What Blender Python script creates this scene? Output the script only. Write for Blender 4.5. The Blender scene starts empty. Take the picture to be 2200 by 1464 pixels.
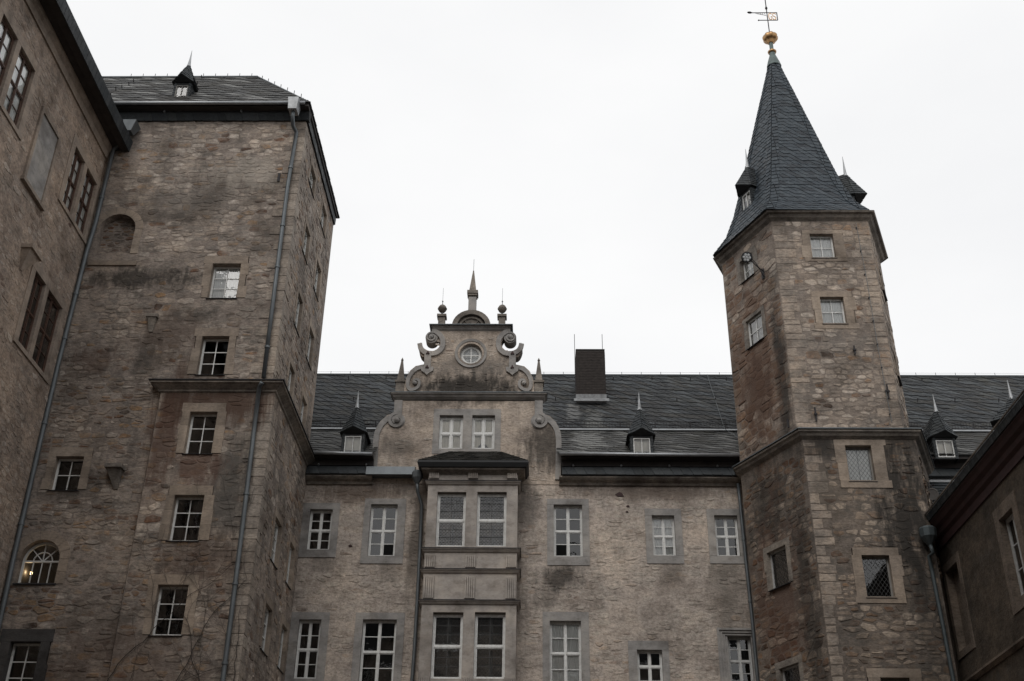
import bpy, math, random
import numpy as np
from mathutils import Vector, Matrix
from mathutils.geometry import delaunay_2d_cdt
from mathutils import noise as mnoise
random.seed(7)
scene = bpy.context.scene
COL = scene.collection

# ---------------------------------------------------------------- camera
FPX, PX, PY = 2478.0, 1100.0, 732.0          # lens in photo pixels (2200 px wide, 36 mm)
def _rot(vx=1165., vy=-3600., dx=1154.):
    Z = np.array([vx-PX, -(vy-PY), -FPX]); Z /= np.linalg.norm(Z)
    a = dx-PX; b = -(a*Z[0]-FPX*Z[2])/Z[1]
    Y = np.array([a, b, -FPX]); Y /= np.linalg.norm(Y)
    return np.array([np.cross(Y, Z), Y, Z])
ROT = _rot()
EYE = np.array([0., 0., 1.6])
cam_data = bpy.data.cameras.new('camera')
cam = bpy.data.objects.new('camera', cam_data); COL.objects.link(cam)
cam.matrix_world = Matrix([[*ROT[i], EYE[i]] for i in range(3)]+[[0, 0, 0, 1]])
cam_data.sensor_width = 36.0; cam_data.lens = FPX/2200*36.0
cam_data.clip_start = .1; cam_data.clip_end = 2000
scene.camera = cam
def ray(x, y): return ROT @ np.array([x-PX, -(y-PY), -FPX])
def on(x, y, ax, val):
    d = ray(x, y); return EYE+(val-EYE[ax])/d[ax]*d
def view_size(p):
    d = np.asarray(p)-EYE; return 1/(d@d)
def in_view(p, m=40):
    c = ROT.T @ (np.asarray(p, float)-EYE)
    if c[2] > -1: return False
    x = PX+FPX*c[0]/-c[2]; y = PY-FPX*c[1]/-c[2]
    return -m < x < 2200+m and -m < y < 1464+m

# ---------------------------------------------------------------- sky, sun, exposure
SUN_EL, SUN_AZ = math.radians(48), math.radians(-165)
w = bpy.data.worlds.new('World'); scene.world = w; w.use_nodes = True
nt = w.node_tree; nt.nodes.clear()
wo = nt.nodes.new('ShaderNodeOutputWorld'); bg = nt.nodes.new('ShaderNodeBackground')
sky = nt.nodes.new('ShaderNodeTexSky'); sky.sky_type = 'NISHITA'; sky.sun_disc = False
sky.sun_elevation = SUN_EL; sky.sun_rotation = SUN_AZ
tc = nt.nodes.new('ShaderNodeTexCoord')
nz = nt.nodes.new('ShaderNodeTexNoise'); nz.inputs['Scale'].default_value = 2.2; nz.inputs['Detail'].default_value = 5
mp = nt.nodes.new('ShaderNodeMapping'); mp.inputs['Scale'].default_value = (1, 1, 2.4)
nt.links.new(tc.outputs['Generated'], mp.inputs[0]); nt.links.new(mp.outputs[0], nz.inputs[0])
cr = nt.nodes.new('ShaderNodeValToRGB')
cr.color_ramp.elements[0].position = .32; cr.color_ramp.elements[0].color = (9.2, 9.25, 9.35, 1)
cr.color_ramp.elements[1].position = .68; cr.color_ramp.elements[1].color = (10.15, 10.15, 10.15, 1)
nt.links.new(nz.outputs[0], cr.inputs[0])
mx = nt.nodes.new('ShaderNodeMixRGB'); mx.inputs[0].default_value = .97      # closed cloud deck over the sky
nt.links.new(sky.outputs[0], mx.inputs[1]); nt.links.new(cr.outputs[0], mx.inputs[2])
nt.links.new(mx.outputs[0], bg.inputs[0]); bg.inputs[1].default_value = .1
nt.links.new(bg.outputs[0], wo.inputs[0])
sd = bpy.data.lights.new('sun', 'SUN'); sd.energy = 1.15; sd.angle = math.radians(35); sd.color = (1, .97, .93)
so = bpy.data.objects.new('sun', sd); COL.objects.link(so)
# behind the camera, high and from the left
so.rotation_euler = Vector((math.sin(SUN_AZ)*math.cos(SUN_EL), math.cos(SUN_AZ)*math.cos(SUN_EL), math.sin(SUN_EL))).to_track_quat('Z', 'Y').to_euler()
so.location = (0, 0, 60)
vs = scene.view_settings
vs.view_transform = 'Standard'; vs.look = 'None'; vs.exposure = 0.0; vs.gamma = 1; vs.use_curve_mapping = False
scene.render.resolution_x = 1024; scene.render.resolution_y = 681
scene.cycles.max_bounces = 6; scene.cycles.diffuse_bounces = 3; scene.cycles.transparent_max_bounces = 12

# ---------------------------------------------------------------- materials
def new_mat(name):
    m = bpy.data.materials.new(name); m.use_nodes = True
    t = m.node_tree; t.nodes.clear()
    out = t.nodes.new('ShaderNodeOutputMaterial'); b = t.nodes.new('ShaderNodeBsdfPrincipled')
    t.links.new(b.outputs[0], out.inputs[0])
    return m, t, b
def N(t, typ, **kw):
    n = t.nodes.new(typ)
    for k, v in kw.items():
        if k.startswith('_'): n.inputs[int(k[1:])].default_value = v
        else: setattr(n, k, v)
    return n
def pos(t, scale=(1, 1, 1)):
    g = t.nodes.new('ShaderNodeNewGeometry'); m = t.nodes.new('ShaderNodeMapping'); m.inputs['Scale'].default_value = scale
    t.links.new(g.outputs['Position'], m.inputs[0]); return m.outputs[0]
def noise(t, vec, scale, detail=4, rough=.55):
    n = t.nodes.new('ShaderNodeTexNoise'); n.inputs['Scale'].default_value = scale
    n.inputs['Detail'].default_value = detail; n.inputs['Roughness'].default_value = rough
    t.links.new(vec, n.inputs['Vector']); return n.outputs[0]
def ramp(t, fac, stops, interp='LINEAR'):
    r = t.nodes.new('ShaderNodeValToRGB'); e = r.color_ramp.elements; r.color_ramp.interpolation = interp
    while len(e) > 1: e.remove(e[-1])
    for i, (p, c) in enumerate(stops):
        k = e[0] if i == 0 else e.new(p)
        k.position = p; k.color = (*c, 1) if len(c) == 3 else c
    t.links.new(fac, r.inputs[0]); return r.outputs[0]
def mr(t, fac, a, b, c=0., d=1.):
    m = t.nodes.new('ShaderNodeMapRange'); m.inputs[1].default_value = a; m.inputs[2].default_value = b
    m.inputs[3].default_value = c; m.inputs[4].default_value = d; t.links.new(fac, m.inputs[0]); return m.outputs[0]
def mth(t, op, a, b=None):
    m = t.nodes.new('ShaderNodeMath'); m.operation = op
    for i, v in enumerate((a, b)):
        if v is None: continue
        if isinstance(v, (int, float)): m.inputs[i].default_value = v
        else: t.links.new(v, m.inputs[i])
    return m.outputs[0]
def mix(t, fac, a, b, mode='MIX'):
    m = t.nodes.new('ShaderNodeMixRGB'); m.blend_type = mode
    for i, v in enumerate((fac, a, b)):
        if isinstance(v, (int, float)): m.inputs[i].default_value = v
        elif isinstance(v, tuple): m.inputs[i].default_value = (*v, 1)
        else: t.links.new(v, m.inputs[i])
    return m.outputs[0]
def bump(t, b, h, strength, dist=.02):
    n = t.nodes.new('ShaderNodeBump'); n.inputs['Strength'].default_value = strength; n.inputs['Distance'].default_value = dist
    t.links.new(h, n.inputs['Height']); t.links.new(n.outputs[0], b.inputs['Normal'])
def stains(t, col, lst):
    """weathering patches: (centre, radii, colour, strength, roughness of edge)"""
    for (c, r, colr, st, *rest) in lst:
        amp = rest[0] if rest else 1.2; sc = rest[1] if len(rest) > 1 else (3, 3, 1.2)
        g = t.nodes.new('ShaderNodeNewGeometry')
        s = N(t, 'ShaderNodeVectorMath', operation='SUBTRACT'); t.links.new(g.outputs['Position'], s.inputs[0]); s.inputs[1].default_value = c
        d = N(t, 'ShaderNodeVectorMath', operation='DIVIDE'); t.links.new(s.outputs[0], d.inputs[0]); d.inputs[1].default_value = r
        l = N(t, 'ShaderNodeVectorMath', operation='LENGTH'); t.links.new(d.outputs[0], l.inputs[0])
        n = noise(t, pos(t, sc), 1.0, 6, .7)
        v = mth(t, 'ADD', mth(t, 'MULTIPLY', mth(t, 'SUBTRACT', n, .5), amp*2), mth(t, 'SUBTRACT', 1.0, l.outputs['Value']))
        col = mix(t, mr(t, v, -.05, .55, 0, st), col, colr)
    return col

def masonry(name, tones, stn=(), fine=.24, streak=.35, rough=.9, bs=.35, dark=(.05, .045, .04), attr=True, sc=1.0, bd=.02, smear=None, pits=.5, rust=0., grime=.0, grain=2.6, lump=1.2, warm=1.0):
    """stone or plaster; 'rnd' on the faces gives each stone its own tone"""
    m, t, b = new_mat(name); tones = [(r*1.04*warm, g*.99, bl*.975/warm) for r, g, bl in tones]
    p = pos(t, (1, 1, 1))
    big = noise(t, p, .55*sc, 5, .6)
    if attr:
        a = N(t, 'ShaderNodeAttribute', attribute_name='rnd').outputs['Fac']
        a = mth(t, 'ADD', a, mth(t, 'MULTIPLY', mth(t, 'SUBTRACT', noise(t, p, 5, 4), .5), .35))
    else: a = mr(t, noise(t, pos(t, (1, 1, 1.6)), 2.1*sc, 6, .65), .3, .7)
    n = len(tones); col = ramp(t, a, [(i/(n-1) if n > 1 else 0, c) for i, c in enumerate(tones)])
    if smear:      # mortar washed over the stones
        sm = noise(t, pos(t, (1, 1, 2.2)), 2.6, 7, .72); s2 = noise(t, p, .7, 3, .5)
        col = mix(t, mr(t, mth(t, 'ADD', sm, mth(t, 'MULTIPLY', s2, .5)), .62, .86, smear[2], smear[1]), col, smear[0])
    f = noise(t, pos(t, (1, 1, grain)), 9, 9, .78)
    col = mix(t, 1.0, col, ramp(t, f, [(.3, (1-fine*2.6,)*3), (.5, (1,)*3), (.7, (1+fine*1.6,)*3)]), 'MULTIPLY')
    col = mix(t, 1.0, col, ramp(t, big, [(.3, (.52, .5, .48)), (.47, (.95,)*3), (.7, (1.27, 1.23, 1.17))]), 'MULTIPLY')
    md = noise(t, pos(t, (1, 1, 1.5)), 1.9, 6, .7)
    col = mix(t, 1.0, col, ramp(t, md, [(.3, (.66, .64, .62)), (.5, (1,)*3), (.7, (1.17, 1.15, 1.12))]), 'MULTIPLY')
    st = noise(t, pos(t, (3.2, 3.2, .28)), 1.0, 6, .65)
    col = mix(t, mr(t, st, .53, .75, 0, streak), col, dark)
    sp = noise(t, pos(t, (1, 1, 1.8)), 7, 6, .7)
    col = mix(t, mr(t, sp, .6, .7, 0, pits), col, dark)
    if grime: col = mix(t, mr(t, noise(t, pos(t, (1, 1, 1.5)), 1.15, 10, .74), .53, .61, 0, grime), col, tuple(x*1.9 for x in dark))
    if rust: col = mix(t, mr(t, noise(t, pos(t, (1.3, 1.3, 3)), 4.2, 5, .7), .64, .72, 0, rust), col, (.22, .1, .045))
    col = stains(t, col, stn)
    t.links.new(col, b.inputs['Base Color']); b.inputs['Roughness'].default_value = rough
    b.inputs['Specular IOR Level'].default_value = .25
    h = mth(t, 'ADD', noise(t, pos(t, (1, 1, 1.7)), 13, 8, .7), mth(t, 'MULTIPLY', noise(t, pos(t, (1, 1, 1.8)), 5.5, 5, .55), lump))
    bump(t, b, h, bs, bd)
    return m
def simple(name, c, rough=.6, metal=0., var=.15, scale=6., spec=.5, bs=0., dirt=None, stretch=(1, 1, 1)):
    m, t, b = new_mat(name)
    n = noise(t, pos(t, stretch), scale, 5, .6)
    col = ramp(t, n, [(.3, tuple(x*(1-var) for x in c)), (.7, tuple(x*(1+var) for x in c))])
    if dirt: col = mix(t, mr(t, noise(t, pos(t, (2, 2, .8)), scale*.6, 6, .7), .5, .72, 0, dirt[1]), col, dirt[0])
    t.links.new(col, b.inputs['Base Color']); b.inputs['Roughness'].default_value = rough
    b.inputs['Metallic'].default_value = metal; b.inputs['Specular IOR Level'].default_value = spec
    if bs: bump(t, b, n, bs, .01)
    return m
def slate_mat(name, tones, moss=0., rough=.5, stn=()):
    m, t, b = new_mat(name)
    a = N(t, 'ShaderNodeAttribute', attribute_name='rnd').outputs['Fac']
    n = len(tones); col = ramp(t, a, [(i/n, c) for i, c in enumerate(tones)], 'CONSTANT')
    p = pos(t)
    col = mix(t, 1.0, col, ramp(t, noise(t, p, 14, 5, .7), [(.3, (.72,)*3), (.7, (1.25,)*3)]), 'MULTIPLY')
    col = mix(t, mr(t, noise(t, p, 1.3, 6, .65), .5, .75, 0, moss), col, (.055, .05, .035))
    col = stains(t, col, stn)
    t.links.new(col, b.inputs['Base Color'])
    rr = mth(t, 'ADD', mr(t, a, 0, 1, -.08, .1), mr(t, noise(t, p, 6, 4), .3, .7, rough+.04, rough+.25))
    
    t.links.new(rr, b.inputs['Roughness']); b.inputs['Specular IOR Level'].default_value = .28
    bump(t, b, noise(t, p, 20, 5, .7), .35, .006)
    return m
def glass_mat():
    m = bpy.data.materials.new('window_glass'); m.use_nodes = True; t = m.node_tree; t.nodes.clear()
    out = t.nodes.new('ShaderNodeOutputMaterial'); ms = t.nodes.new('ShaderNodeMixShader')
    tr = N(t, 'ShaderNodeBsdfTransparent'); tr.inputs[0].default_value = (.92, .93, .92, 1)
    gl = N(t, 'ShaderNodeBsdfGlossy'); gl.inputs['Roughness'].default_value = .015; gl.inputs[0].default_value = (1, 1, 1, 1)
    fr = N(t, 'ShaderNodeFresnel'); fr.inputs[0].default_value = 1.6
    bp = N(t, 'ShaderNodeBump'); bp.inputs['Strength'].default_value = .12; bp.inputs['Distance'].default_value = .01
    t.links.new(noise(t, pos(t), 3.5, 2), bp.inputs['Height'])
    t.links.new(bp.outputs[0], gl.inputs['Normal']); t.links.new(bp.outputs[0], fr.inputs['Normal'])
    f2 = mth(t, 'MULTIPLY', fr.outputs[0], 1.5)
    t.links.new(f2, ms.inputs[0]); t.links.new(tr.outputs[0], ms.inputs[1]); t.links.new(gl.outputs[0], ms.inputs[2])
    t.links.new(ms.outputs[0], out.inputs[0]); return m

M = {}
M['glass'] = glass_mat()
M['white'] = simple('white_window_paint', (.67, .67, .65), .5, var=.12, scale=9, dirt=((.3, .27, .23), .45))
M['offwhite'] = simple('weathered_window_paint', (.42, .42, .41), .6, var=.15, scale=9, dirt=((.15, .14, .12), .7))
M['greywood'] = simple('grey_weathered_wood', (.2, .19, .175), .7, var=.2, scale=9)
M['brown'] = simple('brown_window_wood', (.07, .034, .021), .6, var=.35, scale=5, dirt=((.025, .018, .013), .6))
M['curtain'] = simple('cream_curtain', (.84, .79, .7), .9, var=.1, scale=3)
M['net'] = simple('white_net_curtain', (.88, .88, .87), .9, var=.12, scale=4, stretch=(9, 9, .5))
M['dark'] = simple('dark_interior', (.03, .027, .024), .9, var=.3, scale=2)
M['iron'] = simple('dark_iron', (.03, .028, .03), .85, var=.3, scale=9)
M['zinc'] = simple('weathered_zinc', (.13, .143, .152), .55, .5, var=.2, scale=3, dirt=((.09, .1, .1), .5), stretch=(1, 1, .5))
M['gutter'] = simple('bright_zinc_gutter', (.3, .31, .32), .42, .6, var=.15, scale=3)
M['darkzinc'] = simple('dark_painted_zinc', (.06, .075, .08), .6, .3, var=.2, scale=3)
M['oldlead'] = simple('stained_lead', (.2, .205, .21), .6, .2, var=.35, scale=7, dirt=((.08, .08, .08), .7))
M['lead'] = simple('pale_lead_sheet', (.36, .37, .38), .5, .3, var=.25, scale=5, dirt=((.2, .21, .21), .5))
M['greenlead'] = simple('green_grey_lead', (.09, .12, .115), .5, .3, var=.25, scale=4)
M['gold'] = simple('aged_gilding', (.38, .23, .11), .38, .9, var=.25, scale=4, dirt=((.16, .1, .06), .55))
M['brick'] = simple('chimney_brick', (.036, .029, .026), .9, var=.35, scale=7)
M['mortarjoint'] = simple('chimney_mortar', (.03, .027, .025), .95)
M['soffit'] = simple('dark_eave_wood', (.035, .03, .028), .8, var=.3, scale=3)
M['redsoffit'] = simple('dark_red_eave_wood', (.04, .016, .016), .75, var=.3, scale=3)
M['leadcame'] = simple('window_lead_came', (.05, .05, .05), .6)
M['vine'] = simple('vine_bark', (.045, .036, .03), .95, var=.3)
M['cobble'] = masonry('courtyard_paving', [(.1, .095, .09), (.14, .13, .12)], attr=False)
TRIMT = [(.255, .25, .236), (.29, .283, .268), (.32, .312, .294)]
M['trim'] = masonry('grey_painted_stone', TRIMT, warm=.97, fine=.06, streak=.2, bs=.12, attr=False, dark=(.1, .095, .088))
M['baytrim'] = masonry('pale_grey_ashlar', [(.29, .275, .255), (.34, .325, .302), (.38, .365, .34)], fine=.06, streak=.3, bs=.12, attr=False, dark=(.12, .11, .1))
M['darktrim'] = masonry('weathered_dark_stone', [(.13, .122, .11), (.2, .188, .168), (.25, .235, .21)], fine=.2, streak=.5, bs=.3, attr=False, dark=(.035, .033, .03))
M['beige'] = masonry('beige_window_stone', [(.225, .195, .162), (.28, .243, .202), (.325, .285, .238)], fine=.14, streak=.45, bs=.25, attr=True, grime=.35, dark=(.12, .1, .08))
M['darkstone'] = masonry('dark_grey_window_stone', [(.06, .06, .06), (.08, .08, .08)], attr=False, fine=.1)

# ---------------------------------------------------------------- mesh helpers
class Frame:
    """a wall plane: u along the wall, v up, n outward"""
    def __init__(s, o, u, v=(0, 0, 1)):
        s.o = np.array(o, float); s.u = np.array(u, float); s.u /= np.linalg.norm(s.u)
        s.v = np.array(v, float); s.v /= np.linalg.norm(s.v); s.n = np.cross(s.u, s.v)
    def P(s, u, v, d=0): return tuple(s.o+s.u*u+s.v*v+s.n*d)
    def px(s, x, y, d=0):
        o = s.o+s.n*d; r = ray(x, y); p = EYE+r*(((o-EYE)@s.n)/(r@s.n)); q = p-s.o
        return float(q@s.u), float(q@s.v)
    def rect(s, x0, y0, x1, y1, d=0):
        a = s.px(x0, y0, d); b = s.px(x1, y1, d)
        return (min(a[0], b[0]), max(a[0], b[0]), min(a[1], b[1]), max(a[1], b[1]))
    def quad(s, pts, d=0):
        q = [s.px(x, y, d) for x, y in pts]; us = sorted(p[0] for p in q); vs_ = sorted(p[1] for p in q)
        return ((us[0]+us[1])/2, (us[2]+us[3])/2, (vs_[0]+vs_[1])/2, (vs_[2]+vs_[3])/2)

def origin_of(o):
    return Vector(o['_w']) if o is not None else Vector((0, 0, 0))
def link(name, verts, faces, mat, parent=None, rnd=None, smooth=False, kind=None, label=None, at=None):
    v = np.array(verts, float)
    c = np.array([(v[:, 0].min()+v[:, 0].max())/2, (v[:, 1].min()+v[:, 1].max())/2, v[:, 2].min()]) if at is None else np.array(at, float)
    me = bpy.data.meshes.new(name); me.from_pydata((v-c).tolist(), [], faces)
    if smooth: me.polygons.foreach_set('use_smooth', [True]*len(me.polygons))
    if rnd is not None:
        a = me.attributes.new('rnd', 'FLOAT', 'FACE'); a.data.foreach_set('value', rnd)
    me.materials.append(M[mat]); me.update()
    o = bpy.data.objects.new(name, me); COL.objects.link(o)
    o.location = Vector(c)-origin_of(parent); o['_w'] = [float(x) for x in c]
    if parent is not None: o.parent = parent
    if kind: o['kind'] = kind
    if label: o['label'] = label
    return o
class MB:
    def __init__(s): s.V = []; s.F = []; s.R = []
    def add(s, vs_, fs, r=None):
        b = len(s.V); s.V += [tuple(p) for p in vs_]; s.F += [tuple(b+i for i in f) for f in fs]
        s.R += [random.random() if r is None else r]*len(fs)
    def box(s, fr, u0, u1, v0, v1, d0, d1, r=None):
        p = [fr.P(u, v, d) for d in (d0, d1) for v in (v0, v1) for u in (u0, u1)]
        s.add(p, [(0, 2, 3, 1), (4, 5, 7, 6), (0, 1, 5, 4), (2, 6, 7, 3), (0, 4, 6, 2), (1, 3, 7, 5)], random.random() if r is None else r)
    def hull8(s, p, r=None):   # p[0:4] lower ring, p[4:8] upper ring, counter-clockwise
        s.add(p, [(3, 2, 1, 0), (4, 5, 6, 7), (0, 1, 5, 4), (1, 2, 6, 5), (2, 3, 7, 6), (3, 0, 4, 7)], r)
    def prism(s, fr, poly, d0, d1, r=None, bevel=0):
        n = len(poly); p = [fr.P(u, v, d0) for u, v in poly]+[fr.P(u, v, d1) for u, v in poly]
        a = sum(poly[i][0]*poly[(i+1) % n][1]-poly[(i+1) % n][0]*poly[i][1] for i in range(n))
        tri = tess(poly)
        r = random.random() if r is None else r
        f = [tuple(n+i for i in t) for t in tri]+[tuple(reversed(t)) for t in tri]
        sides = [(i, (i+1) % n, n+(i+1) % n, n+i) for i in range(n)]
        if a < 0: sides = [tuple(reversed(q)) for q in sides]
        s.add(p, f+sides, r)
    def tube(s, pts, rad, n=8, r=None, cap=True):
        pts = [Vector(p) for p in pts]; rings = []; k = len(pts)
        rr = rad if isinstance(rad, (list, tuple)) else [rad]*k
        prev = None; vs_ = []
        for i, p in enumerate(pts):
            t = ((pts[min(i+1, k-1)]-pts[max(i-1, 0)])).normalized()
            if prev is None: a = t.orthogonal().normalized()
            else: a = (prev-t*prev.dot(t)).normalized()
            prev = a; b = t.cross(a)
            vs_ += [tuple(p+(a*math.cos(2*math.pi*j/n)+b*math.sin(2*math.pi*j/n))*rr[i]) for j in range(n)]
        fs = [(i*n+j, i*n+(j+1) % n, (i+1)*n+(j+1) % n, (i+1)*n+j) for i in range(k-1) for j in range(n)]
        if cap: fs += [tuple(reversed(range(n))), tuple(range((k-1)*n, k*n))]
        s.add(vs_, fs, r)
    def lathe(s, c, prof, n=16, axis=(0, 0, 1), lobes=0, amp=0., r=None):
        ax = Vector(axis).normalized(); a = ax.orthogonal().normalized(); b = ax.cross(a); vs_ = []
        for (rad, z) in prof:
            for j in range(n):
                th = 2*math.pi*j/n; q = rad*(1+amp*abs(math.cos(lobes*th/2))-amp*.5) if lobes else rad
                vs_.append(tuple(Vector(c)+ax*z+(a*math.cos(th)+b*math.sin(th))*q))
        k = len(prof)
        fs = [(i*n+j, i*n+(j+1) % n, (i+1)*n+(j+1) % n, (i+1)*n+j) for i in range(k-1) for j in range(n)]
        fs += [tuple(reversed(range(n))), tuple(range((k-1)*n, k*n))]
        s.add(vs_, fs, r)
    def moulding(s, path, z, prof, closed=False, r=None):
        """path: plan points, outward = right-hand side; prof: (out, dz) from top back to bottom back"""
        n = len(path); P = [np.array(p, float) for p in path]; offs = []
        for i in range(n):
            e = []
            if i > 0 or closed: e.append(P[i]-P[i-1])
            if i < n-1 or closed: e.append(P[(i+1) % n]-P[i])
            ns = [np.array([d[1], -d[0]])/np.linalg.norm(d) for d in e]
            if len(ns) == 2:
                m = ns[0]+ns[1]; m /= np.linalg.norm(m); m /= max(.3, m@ns[0])
            else: m = ns[0]
            offs.append(m)
        k = len(prof); vs_ = [(P[i][0]+offs[i][0]*o, P[i][1]+offs[i][1]*o, z+dz) for i in range(n) for (o, dz) in prof]
        fs = []
        for i in range(n if closed else n-1):
            j = (i+1) % n
            for q in range(k): fs.append((i*k+q, i*k+(q+1) % k, j*k+(q+1) % k, j*k+q))
        if not closed: fs += [tuple(range(k-1, -1, -1)), tuple(range((n-1)*k, n*k))]
        s.add(vs_, fs, r if r is not None else .5)
    def build(s, name, mat, parent=None, smooth=False, kind=None, label=None, at=None):
        if not s.V: return None
        return link(name, s.V, s.F, mat, parent, s.R, smooth, kind, label, at)
def inside(p, poly):
    x, y = p; c = False; n = len(poly)
    for i in range(n):
        x1, y1 = poly[i]; x2, y2 = poly[(i+1) % n]
        if (y1 > y) != (y2 > y) and x < (x2-x1)*(y-y1)/(y2-y1)+x1: c = not c
    return c
def tess(poly, holes=()):
    pts = [Vector(p) for p in poly]; edges = [(i, (i+1) % len(poly)) for i in range(len(poly))]
    for h in holes:
        b = len(pts); pts += [Vector(p) for p in h]; edges += [(b+i, b+(i+1) % len(h)) for i in range(len(h))]
    v, e, f, *_ = delaunay_2d_cdt(pts, edges, [], 0, 1e-6)
    out = []
    for t in f:
        c = (sum(v[i].x for i in t)/3, sum(v[i].y for i in t)/3)
        if inside(c, poly) and not any(inside(c, h) for h in holes):
            a = (v[t[1]]-v[t[0]]).cross(v[t[2]]-v[t[0]]); out.append(tuple(t) if a > 0 else tuple(reversed(t)))
    if not holes and len(v) == len(poly): return out
    tess.v = [(p.x, p.y) for p in v]; return out
def rpoly(r, m=0): return [(r[0]-m, r[2]-m), (r[1]+m, r[2]-m), (r[1]+m, r[3]+m), (r[0]-m, r[3]+m)]
def arch(u0, u1, v0, v1, n=10, m=0):
    u0 -= m; u1 += m; v0 -= m; v1 += m; r = (u1-u0)/2; c = (u0+u1)/2
    return [(u0, v0), (u1, v0)]+[(c+r*math.cos(math.pi*i/n), v1-r+r*math.sin(math.pi*i/n)) for i in range(n+1)]
def wall(fr, poly, holes, parent, mat, depth=.3, name='wall', d=0., label=None):
    """wall face with real openings and their reveals"""
    hs = [h if isinstance(h, list) else rpoly(h) for h in holes]
    tess.v = list(poly); tri = tess(poly, hs) if hs else tess(poly)
    pts = tess.v if hs else poly
    m = MB(); m.add([fr.P(u, v, d) for u, v in pts], tri, .5)
    for h in hs:
        n = len(h); vs_ = [fr.P(u, v, d) for u, v in h]+[fr.P(u, v, d-depth) for u, v in h]
        m.add(vs_, [(i, n+i, n+(i+1) % n, (i+1) % n) for i in range(n)], .5)
    return m.build(name, mat, parent, label=label)
def strip(mb, fr, pts, w, d0, d1, r=.5, taper=None):
    """raised band of rectangular section following a 2-D line"""
    n = len(pts); vs_ = []
    for i, p in enumerate(pts):
        a = pts[max(i-1, 0)]; b = pts[min(i+1, n-1)]; t = np.array([b[0]-a[0], b[1]-a[1]]); t /= np.linalg.norm(t)
        ww = w*(1 if taper is None else 1+(taper-1)*i/(n-1)); q = np.array([-t[1], t[0]])*ww/2
        for s_ in (-1, 1): vs_ += [fr.P(p[0]+q[0]*s_, p[1]+q[1]*s_, d0), fr.P(p[0]+q[0]*s_, p[1]+q[1]*s_, d1)]
    fs = []
    for i in range(n-1):
        a, b = i*4, (i+1)*4
        fs += [(a+1, b+1, b+3, a+3), (a, b, b+1, a+1), (a+3, b+3, b+2, a+2)]
    fs += [(0, 1, 3, 2), ((n-1)*4, (n-1)*4+2, (n-1)*4+3, (n-1)*4+1)]
    mb.add(vs_, fs, r)

# pieces: stones, slates; the 300 that show largest become parts, the rest one 'stuff' part
class Pieces:
    def __init__(s): s.L = []
    def add(s, vs_, fs, size, r):
        c = np.mean(np.array(vs_), axis=0)
        s.L.append((size*view_size(c)*(1 if in_view(c, 0) else .001), vs_, fs, r))
    def flush(s, parent, mat, name, rest, n=300):
        s.L.sort(key=lambda q: -q[0])
        for q in s.L[:n]: link(name, q[1], q[2], mat, parent, [q[3]]*len(q[2]))
        if s.L[n:]:
            m = MB()
            for q in s.L[n:]: m.add(q[1], q[2], q[3])
            m.build(rest, mat, parent, kind='stuff')
def span_at(poly, v):
    xs = []; n = len(poly)
    for i in range(n):
        (x1, y1), (x2, y2) = poly[i], poly[(i+1) % n]
        if (y1 > v) != (y2 > v): xs.append(x1+(x2-x1)*(v-y1)/(y2-y1))
    return (min(xs), max(xs)) if len(xs) >= 2 else None
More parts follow.
